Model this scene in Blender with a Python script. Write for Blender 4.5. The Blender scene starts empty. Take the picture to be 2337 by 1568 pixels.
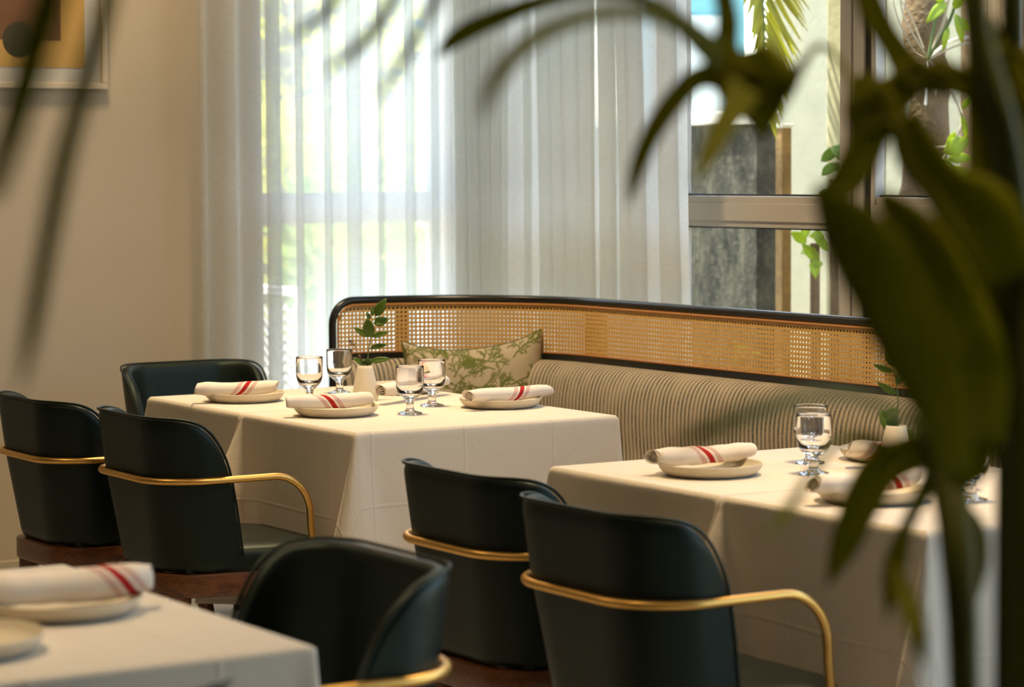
import bpy, bmesh, math, random
from mathutils import Vector, Matrix
R = random.Random(7)
sc = bpy.context.scene
col = sc.collection
PI = math.pi

# ------------------------------------------------------------------ camera
IW, IH, FPX = 2337.0, 1568.0, 5900.0
CAM = Vector((0, 0, 1.40))
M_R = Vector((0.847003273839871, -0.5315643110903085, -0.004983701398176787))
M_U = Vector((0.03983337304267571, 0.05411680134359245, 0.9977397828113205))
M_F = Vector((0.5300931583189727, 0.8452873801183972, -0.06701110740759791))
cd = bpy.data.cameras.new('camera'); cam = bpy.data.objects.new('camera', cd); col.objects.link(cam)
cam.matrix_world = Matrix(((M_R.x, M_U.x, -M_F.x, CAM.x), (M_R.y, M_U.y, -M_F.y, CAM.y),
                           (M_R.z, M_U.z, -M_F.z, CAM.z), (0, 0, 0, 1)))
cd.sensor_fit = 'HORIZONTAL'; cd.sensor_width = 36; cd.lens = FPX / IW * 36
cd.clip_start = .05; cd.clip_end = 200
cd.dof.use_dof = True; cd.dof.focus_distance = 6.55; cd.dof.aperture_fstop = 4.0
cd.dof.aperture_blades = 9
sc.camera = cam

# ------------------------------------------------------------------ world, sun, exposure
w = bpy.data.worlds.new('world'); sc.world = w; w.use_nodes = True
wn = w.node_tree; bg = wn.nodes['Background']
sky = wn.nodes.new('ShaderNodeTexSky'); sky.sky_type = 'NISHITA'
sky.sun_disc = False; sky.sun_elevation = math.radians(62); sky.sun_rotation = math.radians(30)
sky.air_density = 1.0; sky.dust_density = 2.0; sky.ozone_density = 1.2
wn.links.new(sky.outputs[0], bg.inputs[0]); bg.inputs[1].default_value = 1.3
sd = bpy.data.lights.new('sun', 'SUN'); sun = bpy.data.objects.new('sun', sd); col.objects.link(sun)
sd.energy = 17.0; sd.angle = math.radians(1.0); sd.color = (1.0, .93, .80)
sun.rotation_euler = Vector((-.30, .55, 1.35)).to_track_quat('Z', 'Y').to_euler()
sun.location = (8, 8, 9)
vs = sc.view_settings
vs.view_transform = 'Standard'; vs.look = 'None'; vs.gamma = 1; vs.use_curve_mapping = False
vs.exposure = 0.0
sc.cycles.use_denoising = True
sc.cycles.max_bounces = 8; sc.cycles.transparent_max_bounces = 12
sc.cycles.use_adaptive_sampling = True; sc.cycles.adaptive_threshold = .05
sc.cycles.diffuse_bounces = 3; sc.cycles.glossy_bounces = 3; sc.cycles.transmission_bounces = 6
sc.cycles.sample_clamp_indirect = 6.0

# ------------------------------------------------------------------ pixel helpers
def ray(px, py):
    return M_R * ((px - IW / 2) / FPX) - M_U * ((py - IH / 2) / FPX) + M_F
def at_d(px, py, d): return CAM + ray(px, py) * d
def at_z(px, py, z):
    r = ray(px, py); return CAM + r * ((z - CAM.z) / r.z)
def at_x(px, py, x):
    r = ray(px, py); return CAM + r * ((x - CAM.x) / r.x)
def at_y(px, py, y):
    r = ray(px, py); return CAM + r * ((y - CAM.y) / r.y)

# ------------------------------------------------------------------ materials
class NT:
    def __init__(s, name):
        s.m = bpy.data.materials.new(name); s.m.use_nodes = True
        s.t = s.m.node_tree; s.b = s.t.nodes['Principled BSDF']; s.o = s.t.nodes['Material Output']
    def n(s, typ, **kw):
        nd = s.t.nodes.new(typ)
        for k, v in kw.items():
            if k.startswith('i_'):
                key = k[2:]
                nd.inputs[int(key) if key.isdigit() else key.replace('_', ' ')].default_value = v
            else: setattr(nd, k, v)
        return nd
    def l(s, a, b): s.t.links.new(a, b)
    def math(s, op, a, b=None, c=None):
        nd = s.t.nodes.new('ShaderNodeMath'); nd.operation = op
        for i, x in enumerate((a, b, c)):
            if x is None: continue
            if isinstance(x, (int, float)): nd.inputs[i].default_value = x
            else: s.l(x, nd.inputs[i])
        return nd.outputs[0]
    def mix(s, fac, a, b):
        nd = s.t.nodes.new('ShaderNodeMix'); nd.data_type = 'RGBA'
        for i, x in ((0, fac), (6, a), (7, b)):
            if isinstance(x, (int, float)): nd.inputs[i].default_value = x
            elif isinstance(x, tuple): nd.inputs[i].default_value = (*x, 1)
            else: s.l(x, nd.inputs[i])
        return nd.outputs[2]
    def noise(s, scale, detail=3, rough=.5, vec=None, out=0):
        nd = s.n('ShaderNodeTexNoise'); nd.inputs['Scale'].default_value = scale
        nd.inputs['Detail'].default_value = detail; nd.inputs['Roughness'].default_value = rough
        if vec is not None: s.l(vec, nd.inputs['Vector'])
        return nd.outputs[out]
    def ramp(s, fac, stops):
        nd = s.n('ShaderNodeValToRGB'); e = nd.color_ramp.elements
        while len(e) < len(stops): e.new(.5)
        for el, (p, c) in zip(e, stops):
            el.position = p; el.color = (*c, 1) if isinstance(c, tuple) else (c, c, c, 1)
        s.l(fac, nd.inputs[0]); return nd.outputs[0]
    def vec(s, kind='Object', scale=(1, 1, 1)):
        tc = s.n('ShaderNodeTexCoord'); mp = s.n('ShaderNodeMapping')
        mp.inputs['Scale'].default_value = scale
        s.l(tc.outputs[kind], mp.inputs[0]); return mp.outputs[0]
    def bump(s, h, strength=.3, dist=.002):
        nd = s.n('ShaderNodeBump'); nd.inputs['Strength'].default_value = strength
        nd.inputs['Distance'].default_value = dist
        s.l(h, nd.inputs['Height']); s.l(nd.outputs[0], s.b.inputs['Normal']); return nd.outputs[0]
    def set(s, color=None, rough=None, metal=None, spec=None):
        if color is not None:
            if isinstance(color, tuple): s.b.inputs['Base Color'].default_value = (*color, 1)
            else: s.l(color, s.b.inputs['Base Color'])
        if rough is not None: s.b.inputs['Roughness'].default_value = rough
        if metal is not None: s.b.inputs['Metallic'].default_value = metal
        if spec is not None: s.b.inputs['Specular IOR Level'].default_value = spec
        return s.m
M = {}
def simple(name, color, rough=.6, metal=0, spec=.4, var=.12, scale=6, bump=0, bscale=120, bdist=.001):
    t = NT(name)
    nz = t.noise(scale, 4, .6, t.vec())
    c = t.mix(nz, tuple(x * (1 - var) for x in color), tuple(min(1, x * (1 + var)) for x in color))
    t.set(c, rough, metal, spec)
    if bump: t.bump(t.noise(bscale, 3, .6, t.vec()), bump, bdist)
    M[name] = t.m; return t

simple('wall_paint', (.50, .42, .31), .8, var=.03, scale=2, bump=.15, bscale=180, bdist=.0006)
simple('ceiling_paint', (.50, .46, .38), .9, var=.03)
simple('wall_dark', (.10, .085, .06), .8, var=.05)
simple('baseboard_paint', (.48, .41, .31), .6, var=.04)
simple('window_frame', (.50, .47, .42), .45, var=.05)
simple('window_gasket', (.02, .02, .018), .5)
simple('wood_walnut', (.13, .045, .016), .35, var=.0)
simple('black_lacquer', (.010, .011, .010), .25, spec=.5)
simple('brass', (.78, .45, .12), .38, metal=1, var=.05)
simple('ceramic', (.62, .55, .42), .55, var=.05, scale=40, bump=.15, bscale=300, bdist=.0004)
simple('vase_ceramic', (.66, .60, .48), .6, var=.04, scale=30)
simple('frame_wood', (.55, .47, .35), .5)
simple('mat_board', (.45, .44, .40), .8)
simple('concrete_cap', (.75, .72, .64), .8)
simple('white_house', (.62, .62, .58), .8)
simple('render_wall', (.30, .275, .185), .85, var=.25, scale=3, bump=.3, bscale=30, bdist=.01)
simple('pillar_stone', (.42, .38, .22), .85, var=.3, scale=4, bump=.3, bscale=30, bdist=.01)
simple('boundary_plaster', (.30, .27, .19), .85, var=.12, scale=1.2)
simple('terrace', (.56, .52, .44), .8, var=.15, scale=1.5)
simple('white_plastic', (.88, .88, .86), .4)
simple('soil', (.05, .035, .022), .95, var=.4, scale=60, bump=.6, bscale=90, bdist=.01)
simple('pot_clay', (.22, .20, .17), .7)
simple('metal_white', (.8, .8, .78), .4)
simple('stem_green', (.10, .15, .035), .5)
simple('stem_dark', (.075, .080, .012), .6, spec=.15)
simple('bark', (.20, .13, .07), .9, var=.5, scale=14, bump=.8, bscale=40, bdist=.02)
simple('bark_lichen', (.26, .155, .055), .9, var=.6, scale=22, bump=.6, bscale=40, bdist=.015)
simple('root_pale', (.55, .46, .32), .6)
simple('pipe_white', (.85, .82, .74), .5)
simple('dry_flower', (.16, .09, .02), .8, var=.4, scale=80)

# wood with grain
t = NT('wood_grain'); v = t.vec('Object', (3, 40, 40)); nz = t.noise(3, 4, .6, v)
t.set(t.ramp(nz, [(.3, (.075, .024, .009)), (.6, (.17, .060, .020)), (.8, (.23, .085, .028))]), .32, 0, .5)
t.bump(nz, .08, .001); M['wood_grain'] = t.m
# floor
t = NT('floor_stone'); br = t.n('ShaderNodeTexBrick', offset=.5)
br.inputs['Scale'].default_value = 1.0; br.inputs['Mortar Size'].default_value = .006
br.inputs['Brick Width'].default_value = .6; br.inputs['Row Height'].default_value = .6
br.inputs['Color1'].default_value = (.50, .49, .45, 1); br.inputs['Color2'].default_value = (.44, .43, .40, 1)
br.inputs['Mortar'].default_value = (.25, .24, .22, 1); t.l(t.vec('Object'), br.inputs['Vector'])
t.set(br.outputs[0], .35, 0, .4); M['floor_stone'] = t.m
# leather
t = NT('leather'); vv = t.vec()
vo = t.n('ShaderNodeTexVoronoi'); vo.inputs['Scale'].default_value = 420; t.l(vv, vo.inputs['Vector'])
t.set(t.mix(t.noise(5, 3, .5, vv), (.0040, .0066, .0050), (.0066, .0100, .0078)), .43, 0, .30)
t.bump(vo.outputs[0], .12, .0006); t.b.inputs['Specular Tint'].default_value = (.80, 1.0, .84, 1)
M['leather'] = t.m
# linen tablecloth (ironed creases every 0.3 m)
t = NT('linen'); tc = t.n('ShaderNodeTexCoord'); sp = t.n('ShaderNodeSeparateXYZ'); t.l(tc.outputs['UV'], sp.inputs[0])
def crease(c, period):
    f = t.math('ABSOLUTE', t.math('SUBTRACT', t.math('FRACT', t.math('DIVIDE', c, period)), .5))
    return t.math('SUBTRACT', 1.0, t.math('MINIMUM', t.math('DIVIDE', t.math('MULTIPLY', f, period), .006), 1.0))
cr = t.math('ADD', crease(sp.outputs[0], .27), crease(sp.outputs[1], .31))
wv = t.noise(9, 3, .6, t.vec('UV'))
fine = t.noise(260, 2, .5, t.vec('UV', (1, .25, 1)))
h = t.math('ADD', t.math('ADD', t.math('MULTIPLY', cr, .35), t.math('MULTIPLY', wv, 1.1)), t.math('MULTIPLY', fine, .05))
t.set(t.mix(fine, (.65, .575, .465), (.71, .635, .52)), .85, 0, .15)
t.b.inputs['Sheen Weight'].default_value = .15
t.bump(h, .55, .006); M['linen'] = t.m
# napkin with red stripes (UV.x = metres along the woven stripe direction)
t = NT('napkin_cloth'); tc = t.n('ShaderNodeTexCoord'); sp = t.n('ShaderNodeSeparateXYZ'); t.l(tc.outputs['UV'], sp.inputs[0])
u = sp.outputs[0]
def band(c, wd): return t.math('LESS_THAN', t.math('ABSOLUTE', t.math('SUBTRACT', u, c)), wd)
main = band(0, .0058)
thin = None
for c in (-.020, -.0165, -.013, .013, .0165, .020):
    b_ = band(c, .0009); thin = b_ if thin is None else t.math('ADD', thin, b_)
cl = t.mix(t.noise(14, 3, .5, t.vec('UV')), (.70, .62, .53), (.80, .725, .63))
cl = t.mix(t.math('MULTIPLY', thin, .85), cl, (.42, .055, .05))
cl = t.mix(main, cl, (.40, .022, .022))
t.set(cl, .9, 0, .1); t.bump(t.noise(420, 2, .5, t.vec('UV')), .2, .0008); M['napkin_cloth'] = t.m
# cane
t = NT('cane'); wv = t.n('ShaderNodeTexWave', wave_type='BANDS', bands_direction='Z'); wv.inputs['Scale'].default_value = 75
wv.inputs['Distortion'].default_value = .4; t.l(t.vec(), wv.inputs['Vector'])
nz = t.noise(30, 3, .6, t.vec())
t.set(t.mix(nz, (.54, .315, .085), (.70, .44, .145)), .42, 0, .4)
t.bump(wv.outputs['Fac'], .5, .0012); M['cane'] = t.m
simple('cane_spline', (.42, .19, .055), .4)
# banquette stripe: UV.x metres along the bench, UV.y metres over the roll
t = NT('ikat_stripe'); tc = t.n('ShaderNodeTexCoord'); sp = t.n('ShaderNodeSeparateXYZ'); t.l(tc.outputs['UV'], sp.inputs[0])
wob = t.math('MULTIPLY', t.math('SUBTRACT', t.noise(18, 3, .6, t.vec('UV', (1, 1, 1))), .5), .006)
ux = t.math('ADD', sp.outputs[0], wob)
fr = t.math('ABSOLUTE', t.math('SUBTRACT', t.math('FRACT', t.math('DIVIDE', ux, .0190)), .5))
st = t.math('LESS_THAN', fr, .22)
dash = t.math('GREATER_THAN', t.noise(1, 3, .7, t.vec('UV', (260, 420, 1))), .43)
blk = t.ramp(t.noise(1, 2, .5, t.vec('UV', (14, 9, 1))), [(.32, .6), (.6, 1.0)])
fac = t.math('MULTIPLY', t.math('MULTIPLY', st, dash), blk)
fine = t.noise(300, 2, .5, t.vec('UV'))
cl = t.mix(fine, (.36, .30, .215), (.46, .385, .285))
cl = t.mix(t.math('MULTIPLY', fac, .95), cl, (.060, .070, .064))
t.set(cl, .9, 0, .1); t.bump(fine, .3, .001); M['ikat_stripe'] = t.m
# pillow print from a colour attribute
t = NT('coral_print'); at = t.n('ShaderNodeAttribute', attribute_name='print')
nz = t.noise(500, 2, .5, t.vec())
cl = t.mix(nz, (.40, .335, .235), (.47, .40, .29))
t.set(t.mix(at.outputs['Fac'], cl, (.115, .135, .030)), .9, 0, .1); t.bump(nz, .25, .0008); M['coral_print'] = t.m
simple('pillow_piping', (.09, .10, .03), .8)
# glassware
t = NT('glass'); t.set((1, 1, 1), .0); t.b.inputs['Transmission Weight'].default_value = 1; t.b.inputs['IOR'].default_value = 1.48
M['glass'] = t.m
# window pane: clear sheet, part mirror by Fresnel, faint dust
t = NT('pane'); t.t.nodes.remove(t.b)
tr = t.n('ShaderNodeBsdfTransparent'); tr.inputs[0].default_value = (.93, .96, .94, 1)
gl = t.n('ShaderNodeBsdfGlossy'); gl.inputs['Roughness'].default_value = .02
fz = t.n('ShaderNodeFresnel'); fz.inputs[0].default_value = 1.45
geo = t.n('ShaderNodeNewGeometry')
ff = t.math('MULTIPLY', fz.outputs[0], t.math('SUBTRACT', 1.0, geo.outputs['Backfacing']))
mx = t.n('ShaderNodeMixShader'); t.l(ff, mx.inputs[0]); t.l(tr.outputs[0], mx.inputs[1]); t.l(gl.outputs[0], mx.inputs[2])
t.l(mx.outputs[0], t.o.inputs[0]); M['pane'] = t.m
# sheer curtain
def sheer(name, colr, thr):
    t = NT(name); t.t.nodes.remove(t.b)
    nz = t.noise(1, 3, .6, t.vec('UV', (30, 420, 1)))
    big = t.noise(1, 2, .5, t.vec('UV', (420, 60, 1)))
    tf = t.math('MULTIPLY_ADD', nz, -.30, thr + .15)
    c = t.mix(big, tuple(x * .9 for x in colr), colr)
    df = t.n('ShaderNodeBsdfDiffuse'); t.l(c, df.inputs[0])
    tl = t.n('ShaderNodeBsdfTranslucent'); t.l(c, tl.inputs[0])
    tr = t.n('ShaderNodeBsdfTransparent')
    a = t.n('ShaderNodeMixShader'); a.inputs[0].default_value = .72; t.l(df.outputs[0], a.inputs[1]); t.l(tl.outputs[0], a.inputs[2])
    b = t.n('ShaderNodeMixShader'); t.l(tf, b.inputs[0]); t.l(a.outputs[0], b.inputs[1]); t.l(tr.outputs[0], b.inputs[2])
    t.l(b.outputs[0], t.o.inputs[0]); M[name] = t.m
sheer('sheer_thin', (.78, .80, .79), .36)
sheer('sheer_dense', (.86, .88, .86), .10)
# leaves: principled + translucent
def leafmat(name, c0, c1, rough=.45, trans=.45, scale=5, spec=.4):
    t = NT(name)
    nz = t.noise(scale, 3, .5, t.vec()); c = t.mix(nz, c0, c1)
    t.set(c, rough, 0, spec)
    tl = t.n('ShaderNodeBsdfTranslucent'); t.l(t.mix(.5, c, tuple(min(1, x * 1.5) for x in c1)), tl.inputs[0])
    mx = t.n('ShaderNodeMixShader'); mx.inputs[0].default_value = trans
    t.l(t.b.outputs[0], mx.inputs[1]); t.l(tl.outputs[0], mx.inputs[2]); t.l(mx.outputs[0], t.o.inputs[0])
    M[name] = t.m
leafmat('leaf_vase', (.060, .115, .012), (.105, .18, .022), .4, .3, 20)
leafmat('leaf_palm', (.12, .120, .002), (.24, .235, .005), .6, .5, 6, .12)
leafmat('leaf_bright', (.30, .42, .03), (.50, .58, .06), .4, .5, 6)
leafmat('leaf_mid', (.12, .22, .04), (.28, .38, .08), .4, .5, 6)
leafmat('leaf_yellow', (.34, .36, .07), (.52, .50, .12), .4, .55, 4)
leafmat('leaf_frond', (.40, .42, .06), (.55, .52, .10), .4, .55, 4)
# mossy concrete
t = NT('mossy_concrete'); v = t.vec()
n1 = t.noise(5, 6, .75, t.vec('Object', (1, 2.2, .7))); n2 = t.noise(38, 4, .8, v)
c = t.ramp(n1, [(.36, (.010, .011, .008)), (.5, (.042, .040, .029)), (.64, (.10, .092, .064))])
t.set(t.mix(t.ramp(n2, [(.5, 0.0), (.72, .8)]), c, (.14, .125, .09)), .9, 0, .2); t.bump(n2, .6, .02); M['mossy_concrete'] = t.m
# fence timber
t = NT('fence_timber'); v = t.vec('Object', (12, 12, .8)); n1 = t.noise(8, 4, .6, v)
t.set(t.ramp(n1, [(.3, (.12, .075, .036)), (.7, (.28, .18, .09))]), .85, 0, .2); t.bump(n1, .4, .01); M['fence_timber'] = t.m
for nm, c in (('art_ochre', (.42, .26, .075)), ('art_brown', (.12, .055, .02)), ('art_dark', (.035, .03, .012)), ('art_green', (.10, .12, .02))):
    simple(nm, c, .7, var=.08)
t = NT('lamp_glow'); t.b.inputs['Emission Color'].default_value = (1, .76, .46, 1); t.b.inputs['Emission Strength'].default_value = 8
t.set((.9, .8, .6), .5); M['lamp_glow'] = t.m

# ------------------------------------------------------------------ mesh helpers
class MB:
    def __init__(s): s.v = []; s.f = []; s.uv = None
    def add(s, v, f):
        o = len(s.v); s.v += [Vector(x) for x in v]; s.f += [tuple(i + o for i in q) for q in f]; return s
    def box(s, x0, x1, y0, y1, z0, z1):
        v = [(x, y, z) for z in (z0, z1) for y in (y0, y1) for x in (x0, x1)]
        return s.add(v, [(0, 2, 3, 1), (4, 5, 7, 6), (0, 1, 5, 4), (2, 6, 7, 3), (0, 4, 6, 2), (1, 3, 7, 5)])
    def tube(s, path, r, n=8, caps=True):
        P = [Vector(p) for p in path]; k = len(P)
        rs = r if isinstance(r, (list, tuple)) else [r] * k
        v = []; f = []; up = None
        for i, p in enumerate(P):
            d = (P[min(i + 1, k - 1)] - P[max(i - 1, 0)]).normalized()
            if up is None:
                up = d.cross(Vector((0, 0, 1)))
                if up.length < 1e-3: up = d.cross(Vector((1, 0, 0)))
            up = (up - d * up.dot(d)).normalized(); side = d.cross(up)
            for j in range(n):
                a = 2 * PI * j / n; v.append(p + (up * math.cos(a) + side * math.sin(a)) * rs[i])
        for i in range(k - 1):
            for j in range(n):
                a, b = i * n + j, i * n + (j + 1) % n; f.append((a, b, b + n, a + n))
        if caps: f.append(tuple(range(n - 1, -1, -1))); f.append(tuple((k - 1) * n + j for j in range(n)))
        return s.add(v, f)
    def lathe(s, prof, n=32, c=(0, 0, 0)):
        v = []; f = []; k = len(prof)
        for r, z in prof:
            for j in range(n):
                a = 2 * PI * j / n; v.append((c[0] + r * math.cos(a), c[1] + r * math.sin(a), c[2] + z))
        for i in range(k - 1):
            for j in range(n):
                a, b = i * n + j, i * n + (j + 1) % n; f.append((a, b, b + n, a + n))
        return s.add(v, f)
    def prism(s, poly, z0, z1):
        n = len(poly)
        v = [(x, y, z0) for x, y in poly] + [(x, y, z1) for x, y in poly]
        f = [tuple(range(n - 1, -1, -1)), tuple(range(n, 2 * n))] + [(i, (i + 1) % n, n + (i + 1) % n, n + i) for i in range(n)]
        return s.add(v, f)
    def grid(s, nu, nv, fn, uvfn=None):
        o = len(s.v); v = []; f = []; uv = []
        for i in range(nu + 1):
            for j in range(nv + 1):
                v.append(fn(i / nu, j / nv))
                if uvfn: uv.append(uvfn(i / nu, j / nv))
        for i in range(nu):
            for j in range(nv):
                a = i * (nv + 1) + j; f.append((a, a + nv + 1, a + nv + 2, a + 1))
        s.add(v, f)
        if uvfn:
            if s.uv is None: s.uv = []
            s.uv += uv
        return s
    def build(s, name, mat, parent=None, smooth=True, bevel=0, segs=2, world=False, solid=0, sub=0, solid_off=-1, auto=None):
        me = bpy.data.meshes.new(name)
        off = parent.location if (parent is not None and world) else Vector((0, 0, 0))
        me.from_pydata([tuple(x - off) for x in s.v], [], s.f)
        if s.uv:
            ul = me.uv_layers.new(name='uv')
            for lp in me.loops: ul.data[lp.index].uv = s.uv[lp.vertex_index]
        if bevel:
            bm = bmesh.new(); bm.from_mesh(me)
            es = [e for e in bm.edges if len(e.link_faces) == 2 and e.calc_face_angle(0) > .6]
            bmesh.ops.bevel(bm, geom=es, offset=bevel, segments=segs, affect='EDGES', profile=.5, clamp_overlap=True)
            bm.to_mesh(me); bm.free()
        me.validate(); me.update()
        me.materials.append(M[mat] if isinstance(mat, str) else mat)
        if smooth:
            me.polygons.foreach_set('use_smooth', [True] * len(me.polygons))
            me.set_sharp_from_angle(angle=math.radians(auto or 40))
        o = bpy.data.objects.new(name, me); col.objects.link(o)
        if parent is not None: o.parent = parent
        if solid:
            m = o.modifiers.new('solid', 'SOLIDIFY'); m.thickness = solid; m.offset = solid_off
        if sub:
            m = o.modifiers.new('sub', 'SUBSURF'); m.levels = m.render_levels = sub
        return o
def tag(o, label=None, cat=None, group=None, kind=None):
    for k, v in (('label', label), ('category', cat), ('group', group), ('kind', kind)):
        if v: o[k] = v
    return o
def thing(name, loc, label, cat, group=None, rz=0, kind=None):
    e = bpy.data.objects.new(name, None); col.objects.link(e); e.location = Vector(loc); e.rotation_euler = (0, 0, rz)
    e.empty_display_size = .05
    return tag(e, label, cat, group, kind)
def struct(name, mb, mat, parent=None, **kw):
    o = mb.build(name, mat, parent, **kw)
    if parent is None: o['kind'] = 'structure'
    return o
def copy_tree(o, parent=None):
    c = o.copy(); col.objects.link(c); c.parent = parent
    for ch in list(o.children): copy_tree(ch, c)
    return c
def smooth(a, b, x):
    t = max(0, min(1, (x - a) / (b - a))); return t * t * (3 - 2 * t)
def arc(c, r, a0, a1, n): return [(c[0] + r * math.cos(a0 + (a1 - a0) * i / n), c[1] + r * math.sin(a0 + (a1 - a0) * i / n)) for i in range(n + 1)]
def spline(pts, n):
    """Catmull-Rom through points of any dimension."""
    P = [tuple(p) for p in pts]; P = [tuple(2 * a - b for a, b in zip(P[0], P[1]))] + P + [tuple(2 * a - b for a, b in zip(P[-1], P[-2]))]
    out = []; k = len(P) - 3
    for i in range(n + 1):
        u = i / n * k; j = min(int(u), k - 1); t = u - j
        a, b, c, d = P[j:j + 4]
        out.append(tuple(.5 * (2 * y + (z - x) * t + (2 * x - 5 * y + 4 * z - w_) * t * t + (3 * y - x - 3 * z + w_) * t ** 3) for x, y, z, w_ in zip(a, b, c, d)))
    return out

# ================================================================== THE ROOM
XR, YB, XL, YF, ZC = 4.76, 8.0, -2.4, -2.4, 2.85
WT = .16
struct('floor', MB().box(XL - .2, XR + WT, YF - .2, YB + WT, -.12, 0), 'floor_stone', smooth=False)
struct('ceiling', MB().box(XL - .2, XR + WT, YF - .2, YB + WT, ZC, ZC + .15), 'ceiling_paint', smooth=False)
struct('wall_left', MB().box(XL - .2, XL, YF, YB, 0, ZC), 'wall_dark', smooth=False)
struct('wall_front', MB().box(XL - .2, XR + WT, YF - .2, YF, 0, ZC), 'wall_dark', smooth=False)
W1X0, W1X1 = 3.975, XR - .02                    # window in the back wall
ZS, ZH = .16, 2.62
wb = MB().box(XL - .2, W1X0, YB, YB + WT, 0, ZC).box(W1X0, XR + WT, YB, YB + WT, 0, ZS).box(W1X0, XR + WT, YB, YB + WT, ZH, ZC)
struct('wall_back', wb, 'wall_paint', smooth=False)
YW0 = -.8                                        # windows in the right wall run from here to the corner
wr = MB().box(XR, XR + WT, YF, YW0, 0, ZC).box(XR, XR + WT, YW0, YB + WT, 0, ZS).box(XR, XR + WT, YW0, YB, ZH, ZC).box(XR, XR + WT, 7.588, YB + WT, ZS, ZH)
struct('wall_right', wr, 'wall_paint', smooth=False)
struct('baseboard_back', MB().box(XL, W1X0 - .01, YB - .014, YB, 0, .132), 'baseboard_paint', bevel=.004, smooth=False)
struct('sun_blocking_eave', MB().box(XL - .2, XR + .9, YF - .2, YB + 1.1, ZC + .152, ZC + .30), 'ceiling_paint', smooth=False)  # unseen overhang added to keep direct sun out of the windows
# transom px rows: 447..514 -> z 1.317 .. 1.235
ZT1, ZT0 = 1.317, 1.222
def window(name, horiz, a0, a1, lo=.048, hi=.048):
    """one glazed bay; horiz: along x (back wall) or along y (right wall)"""
    e = bpy.data.objects.new(name, None); col.objects.link(e); e['kind'] = 'structure'
    e.location = (a0, YB, ZS) if horiz else (XR, a0, ZS)
    def bx(u0, u1, d0, d1, z0, z1):
        return MB().box(u0, u1, YB + d0, YB + d1, z0, z1) if horiz else MB().box(XR + d0, XR + d1, u0, u1, z0, z1)
    kw = dict(parent=e, world=True, smooth=False)
    fw = lo; hw = hi
    def st(u0, u1, d0, d1, mt='window_frame'): bx(u0, u1, d0, d1, ZS, ZH).build('frame_stile', mt, bevel=.003, **kw)
    if lo > .1:
        st(a0, a0 + lo * .36, .026, .066); st(a0 + lo * .36, a0 + lo * .45, .045, .066); st(a0 + lo * .45, a0 + lo * .74, .030, .066); st(a0 + lo * .74, a0 + lo, .050, .066)
    else: st(a0, a0 + lo, .03, .066)
    st(a1 - hw, a1, .03, .066)
    bx(a0 + fw, a1 - hw, .03, .10, ZH - .05, ZH).build('frame_rail', 'window_frame', bevel=.004, **kw)
    bx(a0 + fw, a1 - hw, .03, .10, ZS, ZS + .05).build('frame_rail', 'window_frame', bevel=.004, **kw)
    bx(a0 + fw, a1 - hw, .034, .10, ZT0, ZT1).build('transom', 'window_frame', bevel=.003, **kw)
    bx(a0 + fw, a1 - hw, .026, .036, ZT0 + .018, ZT1 - .022).build('transom_cover', 'window_frame', bevel=.002, **kw)
    for z0, z1 in ((ZS + .05, ZT0), (ZT1, ZH - .05)):
        gk = MB()
        for (u0, u1, q0, q1) in ((a0 + fw, a1 - hw, z0, z0 + .006), (a0 + fw, a1 - hw, z1 - .005, z1)):
            b = bx(u0, u1, .050, .066, q0, q1); gk.add(b.v, b.f)
        gk.build('gasket', 'window_gasket', **kw)
        bx(a0 + fw - .004, a1 - hw + .004, .058, .064, z0 + .002, z1 - .002).build('pane', 'pane', **kw)
    if not horiz: MB().box(XR + .034, XR + .066, a1 + .0002, a1 + .0258, ZS, ZH).build('mullion_gap', 'window_gasket', **kw)
    return e
window('window_1', True, W1X0, XR - .02)
# right wall: bays; the mullion shows between px 1922 and 2016
YM, BW = 5.724, .932
bays = [(YM + BW * k, YM + BW * (k + 1), .150, .020) for k in (0, 1)]  + [(YM - BW * (k + 1), YM - BW * k, .150, .020) for k in range(7)]
for k, (a, b, lo, hi) in enumerate(bays): window('window_%d' % (k + 2), False, a + .013, b - .013, lo - .013 if lo > .1 else lo, hi)
# inside sill on the right wall
struct('trim_1', MB().box(XR - .05, XR + .03, YW0, YB - .02, ZS - .03, ZS), 'window_frame', bevel=.004, smooth=False)

# ------------------------------------------------------------------ ceiling lamps (warm), unseen; picture wall, palm and aisle ones are added fill
def downlight(x, y, energy, size, spread, label):
    e = thing('ceiling_lamp', (x, y, ZC), label, 'lamp', 'round ceiling lamps')
    MB().lathe([(size * .5 + .03, 0), (size * .5 + .03, -.06), (size * .5 + .012, -.06), (size * .5 + .012, -.012), (0, -.012)], 32).build('housing', 'metal_white', e)
    MB().lathe([(0, -.02), (size * .5, -.02), (size * .5, -.024), (0, -.024)], 32).build('diffuser', 'lamp_glow', e)
    ld = bpy.data.lights.new('lamp_light', 'AREA'); ld.shape = 'DISK'; ld.size = size; ld.energy = energy; ld.spread = spread; ld.color = (1.0, .74, .44)
    lo = bpy.data.objects.new('lamp_light', ld); col.objects.link(lo); lo.parent = e; lo.location = (0, 0, -.065)
for x, y, en, spr, lb in ((3.45, 6.25, 22, 110, 'round warm ceiling lamp above the corner tables'), (3.45, 3.95, 21, 110, 'round warm ceiling lamp above the tables beside the palm'),
                          (3.15, 7.45, 11, 150, 'unseen warm fill lamp added to wash the picture wall'), (1.05, 3.6, 5.8, 80, 'round warm ceiling lamp above the blurred near table'),
                          (1.55, 1.45, 4.5, 80, 'unseen warm fill lamp added to brighten the potted palm'), (1.15, 5.7, 8, 150, 'unseen warm fill lamp added above the aisle behind the chairs')):
    downlight(x, y, en, .34, math.radians(spr), lb)

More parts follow.
